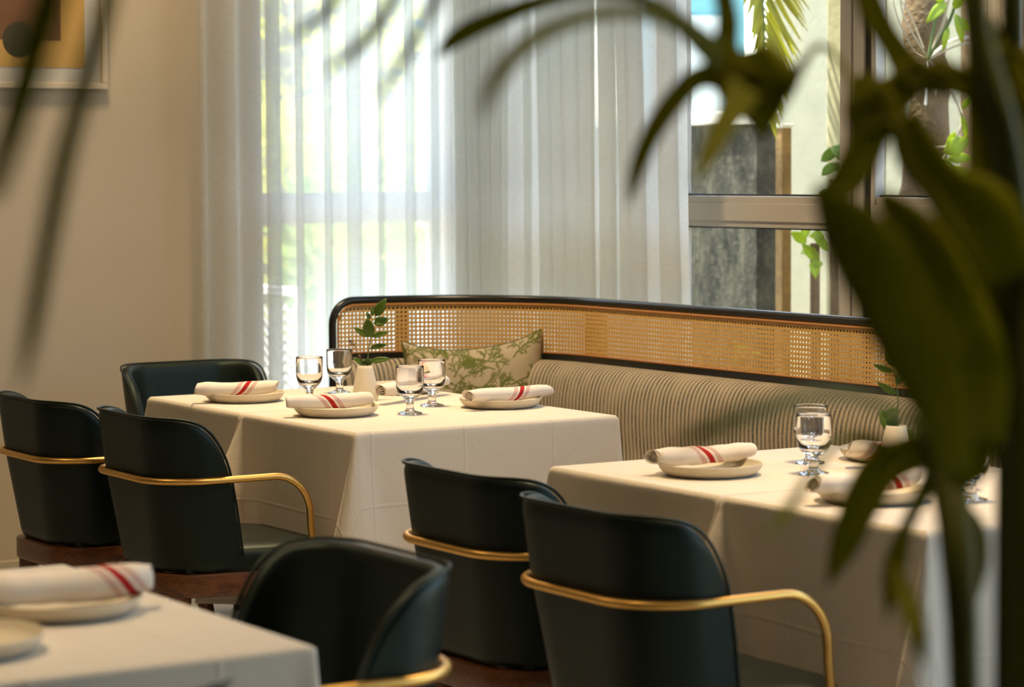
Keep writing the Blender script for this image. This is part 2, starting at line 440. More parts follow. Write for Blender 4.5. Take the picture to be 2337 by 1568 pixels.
# ================================================================== CURTAINS
def curtain(name, path, label, mat, z0, z1, fan=0.0):
    """path: list of (cloth length, x, y) hung from z1 to z0; fan: how much the top is drawn together"""
    e = thing(name, (path[0][1], path[0][2], 0), label, 'curtain', 'sheer curtains in the window corner')
    n = len(path) - 1; nv = 14; x0, y0 = path[0][1], path[0][2]
    def fn(a, b):
        s_, x, y = path[round(a * n)]; z = z0 + (z1 - z0) * b
        k = 1 - fan * (z - 1.0) / 1.6
        return (x, y0 + (y - y0) * k + (.006 * math.sin(3 * z + s_ * 5) if fan else 0), z)
    MB().grid(n, nv, fn, lambda a, b: (path[round(a * n)][0], z0 + (z1 - z0) * b)).build('fabric', mat, e, world=True, auto=180)
    MB().tube([fn(0, 1), fn(1, 1)], .010, 8).build('curtain_track', 'metal_white', e, world=True)
    MB().tube([Vector(fn(i / n, 0)) + Vector((0, 0, .01)) for i in range(0, n + 1, 2)], .003, 6).build('hem', mat, e, world=True)
    return e
def pleats(start, strips, end, depth, bulge):
    """flat runs joined by folded-back strips (a, b); returns (along, across) points"""
    P = []; cur = start; o = 0.0
    for k, (a, b) in enumerate(list(strips) + [(end, None)]):
        tgt = a if b is None else b
        n = 10
        for i in range(n + 1):
            q = i / n; P.append((cur + (tgt - cur) * q, o * (1 - smooth(0, .8, q)) + bulge * math.sin(PI * q) * (1 if k % 2 else .5)))
        if b is None: break
        hp = [(b + .004, -.25), (b + .003, -.5), (b - (b - a) * .5, -.62), (a - .002, -.78), (a - .003, -.92)]
        P += [(u_, v_ * depth) for u_, v_ in hp]; cur = a; o = -depth
    return P
def cloth_len(P):
    out = []; L = 0
    for i, (x, y) in enumerate(P):
        if i: L += math.hypot(x - P[i - 1][0], y - P[i - 1][1])
        out.append((L, x, y))
    return out
YC = 7.865
cx = lambda px: at_y(px, 300, YC).x
st1 = [(cx(p), cx(q)) for p, q in ((463, 470), (532, 541), (601, 634), (668, 685), (733, 749), (784, 818), (856, 865), (918, 939), (979, 992), (1022, 1034))]
P1 = pleats(cx(455), st1, cx(1046), .030, .010)
curtain('sheer_curtain', cloth_len([(x, YC + o) for x, o in P1]), 'thin sheer curtain across the back window beside the picture wall', 'sheer_thin', .02, 2.60)
XC = 4.640
cyy = lambda px: -at_x(px, 600, XC).y
st2 = [(cyy(p), cyy(q)) for p, q in ((1048, 1074), (1080, 1104), (1112, 1130), (1136, 1152), (1158, 1168), (1206, 1219), (1240, 1264), (1274, 1294), (1300, 1332), (1338, 1364), (1380, 1410), (1424, 1440), (1446, 1478), (1520, 1556))]
P2 = pleats(cyy(1040), st2, cyy(1577), .018, .007)
curtain('sheer_curtain', cloth_len([(XC + o, -y) for y, o in P2]), 'dense gathered sheer curtain hanging behind the cane-backed banquette corner', 'sheer_dense', .02, 2.60, .035)

# ================================================================== PICTURE ON THE BACK WALL
pr = at_y(245, 204.5, YB - .02)
PX1, PZ0 = pr.x, pr.z; PX0, PZ1 = PX1 - .62, PZ0 + .80
e = thing('framed_picture', (PX1 - .31, YB, PZ0), 'abstract ochre and brown picture in a pale wooden frame on the beige wall', 'picture')
fwd = .021; kw = dict(parent=e, world=True, smooth=False)
MB().box(PX0, PX1, YB - .030, YB - .004, PZ0, PZ0 + fwd).build('frame_bar', 'frame_wood', bevel=.003, **kw)
MB().box(PX0, PX1, YB - .030, YB - .004, PZ1 - fwd, PZ1).build('frame_bar', 'frame_wood', bevel=.003, **kw)
MB().box(PX0, PX0 + fwd, YB - .030, YB - .004, PZ0 + fwd, PZ1 - fwd).build('frame_bar', 'frame_wood', bevel=.003, **kw)
MB().box(PX1 - fwd, PX1, YB - .030, YB - .004, PZ0 + fwd, PZ1 - fwd).build('frame_bar', 'frame_wood', bevel=.003, **kw)
MB().box(PX0 + fwd, PX1 - fwd, YB - .012, YB - .008, PZ0 + fwd, PZ1 - fwd).build('mat_board', 'mat_board', **kw)
a0 = at_y(195, 156, YB - .013); a1 = at_y(138, 93, YB - .014)
art = MB().box(PX0 + .08, a0.x, YB - .0135, YB - .0125, a0.z, PZ1 - .08).build('artwork', 'art_ochre', **kw)
MB().box(PX0 + .16, a1.x, YB - .0142, YB - .0136, a1.z, PZ1 - .2).build('painted_block', 'art_brown', **kw)
cc = at_y(45, 90, YB - .0146)
disc = MB(); pts = arc((cc.x, cc.z), .058, 0, 2 * PI * 27 / 28, 27)
disc.add([(x, YB - .0150, z) for x, z in pts] + [(x, YB - .0143, z) for x, z in pts], [tuple(range(28)), tuple(range(55, 27, -1))] + [(i, i + 28, (i + 1) % 28 + 28, (i + 1) % 28) for i in range(28)])
disc.build('painted_disc', 'art_dark', **kw)

# ================================================================== BANQUETTE
BX, BY, BR = 4.485, 7.24, .55
SL0 = 3.935 - 3.868                       # straight bit on the left
SARC = BR * PI / 2
YEND = 2.9
SLEN = SL0 + SARC + (BY - BR - YEND)
def bp(s):
    """position, inward normal on the rail line"""
    if s < SL0: return Vector((3.868 + s, BY, 0)), Vector((0, -1, 0))
    if s < SL0 + SARC:
        th = PI / 2 - (s - SL0) / BR
        d = Vector((math.cos(th), math.sin(th), 0)); return Vector((BX - BR, BY - BR, 0)) + d * BR, -d
    return Vector((BX, BY - BR - (s - SL0 - SARC), 0)), Vector((-1, 0, 0))
def sval(s0, s1, step_arc=.04, step=.25):
    out = [s0]; q = s0
    while q < s1 - 1e-6:
        q += step_arc if q < SL0 + SARC + .02 else step
        out.append(min(q, s1))
    return out
def sweep(sec, ss, closed=True, uvscale=None, scale=None, caps=True):
    mb = MB(); n = len(sec); v = []; uv = []
    ln = [0]
    for i in range(1, n): ln.append(ln[-1] + math.hypot(sec[i][0] - sec[i - 1][0], sec[i][1] - sec[i - 1][1]))
    for s in ss:
        p, nn = bp(s)
        k = scale(s) if scale else 1
        for i, (o, z) in enumerate(sec):
            v.append(p + nn * (o * k) + Vector((0, 0, z if not scale else z - (1 - k) * .03))); uv.append((s, ln[i]))
    f = []
    for i in range(len(ss) - 1):
        for j in range(n if closed else n - 1):
            a, b = i * n + j, i * n + (j + 1) % n
            f.append((a, b, b + n, a + n))
    if closed and caps: f.append(tuple(range(n))); f.append(tuple((len(ss) - 1) * n + j for j in range(n - 1, -1, -1)))
    mb.add(v, f); mb.uv = uv if uvscale else None
    return mb
bq = thing('banquette', (4.2, 6.2, 0), 'curved corner banquette with black frame, woven cane back and striped upholstery', 'banquette')
kw = dict(parent=bq, world=True)
ss = sval(0, SLEN)
# black tube frame: post up at the end, rounded corner, along the top, post down
ZR, rr, rc = .988, .0125, .075
pth = [(3.868, BY, .0), (3.868, BY, .5), (3.868, BY, ZR - rc)] + [(3.868 + rc - rc * math.cos(q), BY, ZR - rc + rc * math.sin(q)) for q in [PI / 2 * i / 8 for i in range(1, 9)]]
pth += [tuple(bp(s_)[0] + Vector((0, 0, ZR))) for s_ in sval(rc + .03, SLEN - .1, .03, .3)]
pth += [(BX, YEND + .1 - .07 * math.sin(q), ZR - .07 + .07 * math.cos(q)) for q in [PI / 2 * i / 6 for i in range(1, 7)]] + [(BX, YEND + .03, .0)]
MB().tube(pth, rr, 14).build('top_rail', 'black_lacquer', **kw)
sweep([(-.014, .798), (.016, .798), (.016, .817), (-.014, .817)], sval(.012, SLEN - .06)).build('lower_rail', 'black_lacquer', **kw)
sweep([(-.022, .950), (-.012, .950), (-.012, .985), (-.022, .985)], sval(.06, SLEN - .1)).build('rail_backing', 'black_lacquer', **kw)
# woven cane: a sheet with eight-sided holes
ZC0, ZC1 = .818, .980
rows = 12; ph = (ZC1 - ZC0) / rows
cols = int((SLEN - .10) / ph); pw = (SLEN - .10) / cols
mb = MB(); V = []; Fc = []
def cpos(s, z): p, nn = bp(s); return p + nn * .004 + Vector((0, 0, z))
for i in range(cols):
    s0 = .016 + i * pw
    for j in range(rows):
        z0 = ZC0 + j * ph
        # keep inside the rounded corner of the frame
        cxs, czs = s0 + pw / 2, z0 + ph / 2
        if cxs < rc and czs > ZR - rc and math.hypot(rc - cxs, czs - (ZR - rc)) > rc - .012: continue
        solidcell = j in (0, rows - 1) and False
        o = len(V)
        outer = [(0, 0), (.5, 0), (1, 0), (1, .5), (1, 1), (.5, 1), (0, 1), (0, .5)]
        hole = []
        for (a, b) in outer:
            dx, dz = a - .5, b - .5; l = math.hypot(dx, dz); k = .285 / l * (1.12 if dx * dz > 0 else (.9 if dx * dz < 0 else 1))
            hole.append((.5 + dx * k, .5 + dz * k))
        for a, b in outer + hole: V.append(cpos(s0 + a * pw, z0 + b * ph))
        for q in range(8): Fc.append((o + q, o + (q + 1) % 8, o + 8 + (q + 1) % 8, o + 8 + q))
mb.add(V, Fc)
cane = mb.build('cane_panel', 'cane', parent=bq, world=True, smooth=False, solid=.0022, solid_off=0)
cane['label'] = 'golden woven cane panel'
sp1 = [(3.868 + rc - (rc - .016) * math.cos(q), BY - .008, ZR - rc + (rc - .016) * math.sin(q)) for q in [PI / 2 * i / 8 for i in range(9)]]
sp = [(3.868 + .016, BY - .008, .822)] + sp1 + [tuple(bp(s_)[0] + bp(s_)[1] * .008 + Vector((0, 0, ZR - .016))) for s_ in sval(rc + .03, SLEN - .1, .03, .3)]
MB().tube(sp, .0042, 8).build('cane_edge', 'cane_spline', **kw)
MB().tube([tuple(bp(s_)[0] + bp(s_)[1] * .008 + Vector((0, 0, .8205))) for s_ in sval(.016, SLEN - .1, .03, .3)], .0038, 8).build('cane_edge', 'cane_spline', **kw)
for sp_, wd in ((SL0 + BR * .327, .040), (SL0 + SARC - .01, .062), (SL0 + SARC + 1.42, .05), (SL0 + SARC + 2.2, .05), (SL0 + SARC + 3.0, .05)):
    sweep([(-.045, .80), (-.012, .80), (-.012, .98), (-.045, .98)], [sp_ - wd / 2, sp_, sp_ + wd / 2]).build('back_post', 'cane_spline', **kw)
sec = [(-.03, .45), (.10, .45), (.108, .55), (.114, .64), (.112, .70), (.102, .745), (.084, .776), (.060, .793), (.032, .799), (.0, .797), (-.03, .79)]
sec = [tuple(p) for p in spline(sec, 26)]
sweep(sec, [.012, .02, .035, .05, .07] + sval(.09, SLEN - .06), uvscale=1, scale=lambda s: .55 + .45 * math.sqrt(max(0, min(1, (s - .008) / .06)))).build('back_cushion', 'ikat_stripe', **kw)
sec = [(.08, .355), (.49, .355), (.502, .365), (.506, .40), (.503, .44), (.49, .462), (.46, .470), (.2, .474), (.08, .470)]
sweep(sec, sval(.012, SLEN - .06), uvscale=1).build('seat_cushion', 'ikat_stripe', **kw)
sweep([(0, .0), (.455, .0), (.455, .352), (0, .352)], sval(.012, SLEN - .06)).build('plinth', 'black_lacquer', smooth=False, **kw)

# pillow with coral print
th = math.radians(52); pc = Vector((BX - BR, BY - BR, 0)) + Vector((math.cos(th), math.sin(th), 0)) * (BR - .20)
pc += Vector((.066, -.040, 0))
pil = thing('throw_pillow', (pc.x, pc.y, .476), 'square cream cushion with olive green coral print in the banquette corner', 'cushion')
pil.rotation_euler = (math.radians(-13), math.radians(-2.0), -math.atan2(.50, .866))
PWD, PHT, N = .225, .205, 200
rg = random.Random(11); segs = []
def branch(x, y, a, l, wd, dep):
    if dep == 0: return
    k = 3; px_, py_ = x, y
    for i in range(k):
        a += rg.uniform(-.35, .35); nx, ny = px_ + math.cos(a) * l / k, py_ + math.sin(a) * l / k
        segs.append((px_, py_, nx, ny, wd)); px_, py_ = nx, ny
        if dep > 1: branch(nx, ny, a + rg.choice((-1, 1)) * rg.uniform(.5, .95), l * rg.uniform(.5, .7), wd * .82, dep - 1)
    branch(px_, py_, a + rg.uniform(-.4, .4), l * .6, wd * .8, dep - 1)
for (x, y, a) in [(-.22 + .072 * i + rg.uniform(-.02, .02), -.20 + .074 * j + (.04 if i % 2 else 0) + rg.uniform(-.015, .015), rg.choice((.6, -.4, 1.0, 2.2, .3, 1.5)) + rg.uniform(-.3, .3)) for i in range(7) for j in range(6)]:
    branch(x, y, a, .050, .0040, 4)
val = [0.0] * ((N + 1) ** 2)
for (x0, y0, x1, y1, wd) in segs:
    i0, i1 = sorted((x0, x1)); j0, j1 = sorted((y0, y1)); g = 2 * PWD / N; gh = 2 * PHT / N
    for i in range(max(0, int((i0 - wd + PWD) / g)), min(N, int((i1 + wd + PWD) / g) + 1) + 1):
        for j in range(max(0, int((j0 - wd + PHT) / gh)), min(N, int((j1 + wd + PHT) / gh) + 1) + 1):
            px_, py_ = -PWD + i * g, -PHT + j * gh
            dx, dy = x1 - x0, y1 - y0; q = max(0, min(1, ((px_ - x0) * dx + (py_ - y0) * dy) / (dx * dx + dy * dy + 1e-9)))
            d = math.hypot(px_ - x0 - q * dx, py_ - y0 - q * dy)
            k = max(0, min(1, (wd * .62 - d) / .0016 + .5))
            if k > val[i * (N + 1) + j]: val[i * (N + 1) + j] = k
def pshape(a, b, side):
    u, v = a * 2 - 1, b * 2 - 1
    x = u * PWD * (1 - .075 * (1 - v * v)); z = v * PHT * (1 - .15 * (1 - u * u) * (1 if v > 0 else .4))
    if v > 0: z += .012 * u * v + .018 * abs(u) ** 4 * v
    t_ = .075 * ((1 - u ** 4) * (1 - v ** 4)) ** .55 + .003
    t_ += .004 * math.sin(7 * u + 3 * v) * (1 - u * u) * (1 - v * v)
    return (x, -side * t_, z + PHT * .93)
mb = MB().grid(N, N, lambda a, b: pshape(a, b, 1))
mb.grid(40, 40, lambda a, b: pshape(1 - a, b, -1))
po = mb.build('cover', 'coral_print', pil, auto=180)
ca = po.data.color_attributes.new('print', 'FLOAT_COLOR', 'POINT')
buf = []
for k in val: buf += [k, k, k, 1]
buf += [0, 0, 0, 1] * (len(po.data.vertices) - len(val)); ca.data.foreach_set('color', buf)
rim = [pshape(i / 30, 0, 0) for i in range(30)] + [pshape(1, i / 30, 0) for i in range(30)] + [pshape(1 - i / 30, 1, 0) for i in range(30)] + [pshape(0, 1 - i / 30, 0) for i in range(31)]
MB().tube(rim, .0038, 8).build('piping', 'pillow_piping', pil)

# ================================================================== TABLES AND CLOTHS
TZ = .752
def make_table(x0, x1, y0, y1, label, group):
    cx, cy = (x0 + x1) / 2, (y0 + y1) / 2
    e = thing('dining_table', (cx, cy, 0), label, 'table', group)
    kw = dict(parent=e, world=True)
    MB().box(x0 + .004, x1 - .004, y0 + .004, y1 - .004, TZ - .034, TZ - .003).build('table_top', 'wood_grain', bevel=.004, smooth=False, **kw)
    MB().tube([(cx, cy, .02), (cx, cy, TZ - .034)], .035, 16).build('pedestal', 'black_lacquer', **kw)
    MB().box(cx - .22, cx + .22, cy - .2, cy + .2, 0, .02).build('base_plate', 'black_lacquer', bevel=.005, smooth=False, **kw)
    return e
def make_cloth(x0, x1, y0, y1, drop, closed, push, seed, label, group):
    """closed / push: sides among 'x-','x+','y-','y+' that abut a neighbour / are pushed in by chairs"""
    rg = random.Random(seed); cx, cy = (x0 + x1) / 2, (y0 + y1) / 2
    ax0, ax1 = x0 + (.002 if 'x-' in closed else 0), x1 - (.002 if 'x+' in closed else 0)
    ay0, ay1 = y0 + (.002 if 'y-' in closed else 0), y1 - (.002 if 'y+' in closed else 0)
    rcn = .004; per = []
    corners = [(ax1, ay0, -PI / 2), (ax1, ay1, 0), (ax0, ay1, PI / 2), (ax0, ay0, PI)]
    for k, (qx, qy, a) in enumerate(corners):
        ox, oy = qx + (-rcn if qx == ax1 else rcn), qy + (rcn if qy == ay0 else -rcn)
        for i in range(9):
            b = a + PI / 2 * i / 8; per.append((ox + rcn * math.cos(b), oy + rcn * math.sin(b), math.cos(b), math.sin(b)))
        nx_, ny_, na = corners[(k + 1) % 4]
        p0 = per[-1]; px2, py2 = nx_ + (-rcn if nx_ == ax1 else rcn) * (1 if k % 2 else 0), ny_
        n = 44
        if k % 2 == 0: q = (p0[0], (ny_ - rcn) if ny_ == ay1 else (ny_ + rcn))
        else: q = ((nx_ + rcn) if nx_ == ax0 else (nx_ - rcn), p0[1])
        for i in range(1, n):
            w_ = .5 * i / n + .5 * (.5 - .5 * math.cos(PI * i / n)); per.append((p0[0] + (q[0] - p0[0]) * w_, p0[1] + (q[1] - p0[1]) * w_, p0[2], p0[3]))
    n = len(per); V = []; UV = []
    top = [.04, .3, .55, .75, .88, .95, .985]
    for k in top:
        for (x, y, a, b) in per:
            V.append((cx + (x - cx) * k, cy + (y - cy) * k, TZ)); UV.append((cx + (x - cx) * k, cy + (y - cy) * k))
    wav = [(rg.uniform(5, 10), rg.uniform(0, 6), rg.uniform(.010, .022)) for _ in range(3)]
    nd = 26
    for r in range(nd + 1):
        t_ = drop * (r / nd) ** 1.25
        for (x, y, a, b) in per:
            if r == 0: V.append((x - a * .0035, y - b * .0035, TZ - .0006)); UV.append((x, y)); continue
            aa, bb = a, b
            if ('x-' in closed and aa < 0) or ('x+' in closed and aa > 0): aa = 0
            if ('y-' in closed and bb < 0) or ('y+' in closed and bb > 0): bb = 0
            d = 1e9
            for (qx, qy, _) in corners: d = min(d, math.hypot(x - qx, y - qy))
            hi_y = abs(y - ay1) < abs(y - ay0)
            shut = (hi_y and 'y+' in closed) or (not hi_y and 'y-' in closed)
            wx = .004 + ((.32 if hi_y else .10) if shut else .09) * t_; wy = .015 + .34 * t_
            cx_ = (.05 if a > .1 else (.50 if shut else .25)) * min(t_, .28) * max(0, 1 - d / wx) ** 1.15; cy_ = .10 * t_ * max(0, 1 - d / wy) ** 1.1
            cone = cx_ * abs(a) ** 2 + cy_ * abs(b) ** 2
            sc_ = x * 1.0 + y * 1.0
            wv_ = sum(m_ * math.sin(f_ * sc_ + p_) for f_, p_, m_ in wav) * t_ * 1.3 * smooth(0, .12, d)
            off = .0035 * min(1, t_ / .004) + .02 * t_ + cone + wv_
            if 'x-' in push and a < -.5: off -= .055 * smooth(.16, .30, t_)
            if 'x+' in push and a > .5: off -= .055 * smooth(.16, .30, t_)
            zz = TZ - t_ - .0006 + (.0 if t_ < .9 * drop else 0)
            V.append((x + aa * off - (a - aa) * 0, y + bb * off, zz)); UV.append((x + a * t_, y + b * t_))
    nr = len(top) + nd + 1; Fc = [tuple(range(n))]
    for i in range(nr - 1):
        for j in range(n):
            a, b = i * n + j, i * n + (j + 1) % n; Fc.append((a, a + n, b + n, b))
    e = MB(); e.add(V, Fc); e.uv = UV
    o = e.build('tablecloth', 'linen', auto=180)
    return tag(o, label, 'tablecloth', group)
TX0, TX1 = 3.060, 3.848
TB = [(5.612, 6.243, 'y+', 'corner pair'), (6.247, 6.855, 'y-', 'corner pair'), (4.102, 4.725, 'y-', ''), (3.490, 4.098, 'y+', '')]
tl = ['square table under a white cloth beside the coral cushion, nearer of the corner pair', 'square table under a white cloth in the window corner, farther of the pair',
      'square table under a white cloth by the striped banquette, behind the palm-side chairs', 'square table under a white cloth half hidden by the palm leaves']
cl_ = ['white linen cloth on the nearer table of the corner pair with the vase', 'white linen cloth on the far table in the window corner',
       'white linen cloth on the table beside the striped banquette behind the palm', 'white linen cloth hanging to the chair seat behind the palm stems']
for i, (y0, y1, c, g) in enumerate(TB):
    make_table(TX0, TX1, y0, y1, tl[i], 'white clothed tables along the banquette')
    make_cloth(TX0, TX1, y0, y1, .50, (c,), (), 20 + i, cl_[i], 'white tablecloths')
EX1, EY0, EY1 = 1.630, 3.112, 4.0; EX0 = EX1 - .90
make_table(EX0, EX1, EY0, EY1, 'square table under a cream cloth, blurred at the bottom corner of the picture', 'white clothed tables')
make_cloth(EX0, EX1, EY0, EY1, .262, (), (), 31, 'cream linen cloth on the blurred near table', 'white tablecloths')

# ================================================================== CHAIRS
def make_chair():
    e = thing('dining_chair', (0, 0, 0), 'chair', 'chair', 'green leather dining chairs')
    zb, zt = .408, .800
    def plan(a, z):
        """outer shell plan point, a in -1..1 around from right wing to left wing"""
        q = (z - zb) / (zt - zb)
        wd = .196 + .030 * min(1, q / .6) + .012 * max(0, (q - .6) / .4)
        xb = -.212 - .034 * min(1, q / .6) - .016 * max(0, (q - .6) / .4)
        xf = -.018 - .075 * q - .03 * max(0, q - .7)
        r = .125
        side = max(.01, xf - (xb + r)); L = side + r * PI / 2 + (wd - r)
        s = abs(a) * L; sg = 1 if a > 0 else -1
        if s < wd - r: return (xb, sg * s)
        s -= wd - r
        if s < r * PI / 2:
            t_ = s / r; return (xb + r - r * math.cos(t_), sg * (wd - r + r * math.sin(t_)))
        s -= r * PI / 2
        return (xb + r + s, sg * wd)
    def ztop(a): return zb + (zt - zb) * max(0.0, 1 - abs(a) ** 9) ** .22 if abs(a) < 1 else zb
    NA, NB = 64, 12
    def fn(u, v):
        a = math.sin((u * 2 - 1) * PI / 2 * .98) / math.sin(PI / 2 * .98)
        a = .25 * (u * 2 - 1) + .75 * a
        z = zb + (ztop(a * .998) - zb) * v; x, y = plan(a, z); return (x, y, z)
    MB().grid(NA, NB, fn).build('back_shell', 'leather', e, solid=.030, sub=1, solid_off=1, auto=180)
    rimp = [Vector(fn(0, v_ / 8)) for v_ in range(8)] + [Vector(fn(i / 80, 1)) for i in range(81)] + [Vector(fn(1, 1 - v_ / 8)) for v_ in range(1, 9)]
    MB().tube([p + Vector((.002, 0, .001)) for p in rimp], .0036, 6).build('piping', 'leather', e)
    def seatpoly(g, n=6):
        xb, xf, wb_, wf = -.222 - g, .225 + g, .190 + g, .240 + g
        rb, rf = .09, .10; P = []
        for (x, y, a, r) in ((xf, wf, 0, rf), (xb, wb_, PI / 2, rb), (xb, -wb_, PI, rb), (xf, -wf, PI * 1.5, rf)):
            ox, oy = x - r if x > 0 else x + r, y - r if y > 0 else y + r
            P += arc((ox, oy), r, a, a + PI / 2, n)
        return P
    MB().prism(seatpoly(0), .352, .410).build('seat_frame', 'wood_grain', e, bevel=.006)
    sp_ = [(max(x, -.165), max(-.175, min(.175, y)) if x < -.02 else y) for x, y in seatpoly(-.004)]; V = []; n = len(sp_); Fc = []
    prof = [(1.0, .410), (1.012, .425), (1.014, .445), (1.0, .460), (.95, .470), (.8, .476), (.4, .479), (.05, .479)]
    for k, z in prof:
        for x, y in sp_: V.append((x * k, y * k, z))
    for i in range(len(prof) - 1):
        for j in range(n): a, b = i * n + j, i * n + (j + 1) % n; Fc.append((a, b, b + n, a + n))
    Fc.append(tuple((len(prof) - 1) * n + j for j in range(n)))
    MB().add(V, Fc).build('seat_cushion', 'leather', e, auto=180)
    # brass tube: arms and band round the back
    ZA, ax, ay, r = .646, -.257, .2365, .134
    side = [(.160, ay, .408), (.152, ay, .47), (.146, ay, .52)]
    rb = .098
    side += [(.145 - rb + rb * math.cos(q), ay, ZA - rb + rb * math.sin(q)) for q in [PI / 2 * i / 9 for i in range(0, 10)]]
    side += [(0, ay, ZA), (-.06, ay, ZA)]
    side += [(x, y, ZA) for x, y in arc((ax + r, ay - r), r, PI / 2, PI, 12)]
    pth = side + [(x, -y, z) for x, y, z in reversed(side)]
    MB().tube(pth, .0088, 12).build('brass_arm', 'brass', e)['label'] = 'brass tube arm wrapping the back'
    for yy in (0,): MB().lathe([(0, 0), (.004, 0), (.004, .006), (0, .006)], 10, (ax + .006, yy, ZA - .003)).build('screw', 'brass', e)
    for sx, sy in ((1, 1), (1, -1), (-1, 1), (-1, -1)):
        x0, y0 = (.175 if sx > 0 else -.17), sy * (.19 if sx > 0 else .145)
        P = [(x0, y0, .36), (x0 + sx * .012, y0 + sy * .012, .25), (x0 + sx * .05, y0 + sy * .035, 0)]
        MB().tube(spline(P, 8), [.030, .029, .027, .024, .022, .020, .018, .016, .014], 10).build('leg', 'wood_grain', e)
    return e
ch = make_chair()
spots = [((2.834, 5.940), 0, 'dark green leather chair with full brass arm in view at the corner tables'),
         ((2.790, 6.525), 0, 'dark green leather chair cut by the edge of the picture, beside the beige wall'),
         ((3.430, 7.195), -PI / 2, 'dark green leather chair at the far end of the corner tables, facing the camera'),
         ((2.874, 4.445), 0, 'dark green leather chair between the front chairs, no arm in view'),
         ((2.774, 3.830), 0, 'dark green leather chair nearest the palm with its brass arm against the cloth'),
         ((1.742, 3.522), PI, 'blurred green leather chair turned to the near table, inside of its back showing'),
         ((1.105, 2.945), PI / 2, 'green leather chair at the bottom edge, only its top showing before the near cloth')]
for i, ((x, y), rz, lb) in enumerate(spots):
    o = ch if i == 0 else copy_tree(ch)
    o.location = (x, y, 0); o.rotation_euler = (0, 0, rz); o['label'] = lb

# ================================================================== TABLE SETTINGS
plate_me = None
def plate(px, py, label, r=.113):
    c = at_z(px, py, TZ + .008)
    k = r / .113
    prof = [(0, .0015), (.078, .0015), (.084, .0005), (.090, .002), (.100, .0065), (.108, .014), (.1125, .0235), (.1132, .0260), (.1122, .0268), (.1100, .0260), (.1050, .0165), (.097, .0105), (.085, .0085), (0, .0080)]
    o = MB().lathe([(a * k, b) for a, b in prof], 56).build('plate', 'ceramic')
    o.location = (c.x, c.y, TZ - .0002); return tag(o, label, 'plate', 'cream plates')
def napkin(p0, p1, seed, sgn, stripes, label, r=.0198, zc=None):
    rg = random.Random(seed)
    z = zc or (TZ + .0225 + r * .82)
    a, b = at_z(*p0, z), at_z(*p1, z)
    ax = (b - a); L = ax.length; ax.normalize(); mid = (a + b) / 2
    lat = Vector((-ax.y, ax.x, 0)); NL, NR = 44, 36
    kh = rg.uniform(.30, .5) / L; sl = 1 if lat.dot(-M_F) > 0 else -1; th0 = math.atan2(.75, sl * .66); ph = th0 / (2 * PI) - .5
    wob = [(rg.uniform(10, 30), rg.uniform(0, 6), rg.uniform(.01, .03)) for _ in range(3)]
    V = []; UV = []
    def rad(u, fr):
        x = (u - .5) * L
        e_ = 1 - .22 * smooth(.70, 1.0, abs(2 * u - 1)) + .05 * math.sin(9 * u + seed)
        k = e_ * (.93 + .12 * fr) * (1 + sum(m_ * math.sin(f_ * (x * 4 + fr * .5) + p_) for f_, p_, m_ in wob))
        return r * k
    for i in range(NL + 1):
        u = i / NL; x = (u - .5) * L
        for j in range(NR + 1):
            fr = j / NR; th = 2 * PI * (fr + ph) + sgn * 2 * PI * kh * x * .55
            rr_ = rad(u, fr)
            dx = .010 * math.sin(th * 1 + seed) * smooth(.85, 1, abs(2 * u - 1))
            V.append(ax * (x + dx) + lat * (rr_ * 1.08 * math.cos(th)) + Vector((0, 0, rr_ * .90 * math.sin(th) + .004 * (2 * u - 1) ** 2)))
            UV.append(((x - stripes) * .80 - sgn * sl * .60 * r * (th - th0), fr * .13))
    Fc = []
    for i in range(NL):
        for j in range(NR):
            q = i * (NR + 1) + j; Fc.append((q, q + NR + 1, q + NR + 2, q + 1))
    body = MB(); body.add(V, Fc); body.uv = UV
    root = thing('napkin', (mid.x, mid.y, z), label, 'napkin', 'rolled striped napkins')
    body.build('cloth_roll', 'napkin_cloth', root, auto=70, solid=.0012, solid_off=-1)
    # spiral of cloth inside each end
    for end in (0, 1):
        sV = []; sU = []; n = 60
        for i in range(n + 1):
            q = i / n; th = 2 * PI * ph + 2 * PI * 2.6 * q; rr_ = r * (.86 * (1 - q) + .10)
            for k in (0, 1):
                x = (end - .5) * L * (1 - .03 - .02 * q) + (-.03 if end else .03) * k
                sV.append(ax * x + lat * (rr_ * math.cos(th)) + Vector((0, 0, rr_ * .85 * math.sin(th)))); sU.append((.08 + q * .02, k * .03))
        m2 = MB(); m2.add(sV, [(2 * i, 2 * i + 1, 2 * i + 3, 2 * i + 2) for i in range(n)]); m2.uv = sU
        m2.build('rolled_edge', 'napkin_cloth', root, auto=180, solid=.0014)
    return root
gprof = [(0, 0), (.030, 0), (.0325, .0015), (.0320, .0040), (.020, .0070), (.0125, .0105), (.0105, .016), (.0103, .030), (.0120, .037), (.0190, .0425), (.0285, .0505), (.0345, .061), (.0372, .074), (.0376, .090), (.0376, .1270), (.0371, .1286), (.0364, .1282), (.0361, .124), (.0360, .088), (.0350, .0765), (.0315, .0665), (.025, .0600), (.014, .0565), (0, .0555)]
gprof = [(a, b) for a, b in gprof]
gm = None
def glass(px, py, label):
    global gm
    c = at_z(px, py, TZ)
    if gm is None:
        o = MB().lathe(gprof, 48).build('stem_glass', 'glass', auto=60); gm = o.data
    else:
        o = bpy.data.objects.new('stem_glass', gm); col.objects.link(o)
    o.location = (c.x, c.y, TZ + .0003); return tag(o, label, 'glass', 'short stemmed water glasses')
plate(558, 909, 'cream plate at the far chair place of the corner tables')
plate(767, 941, 'cream plate at the near chair place of the corner tables')
plate(912, 890, 'cream plate behind the vase, on the cushion side of the table')
plate(1142, 922, 'cream plate on the banquette side of the corner tables')
plate(1621, 1075, 'cream plate beside the two glasses, left on the palm-side table', .112)
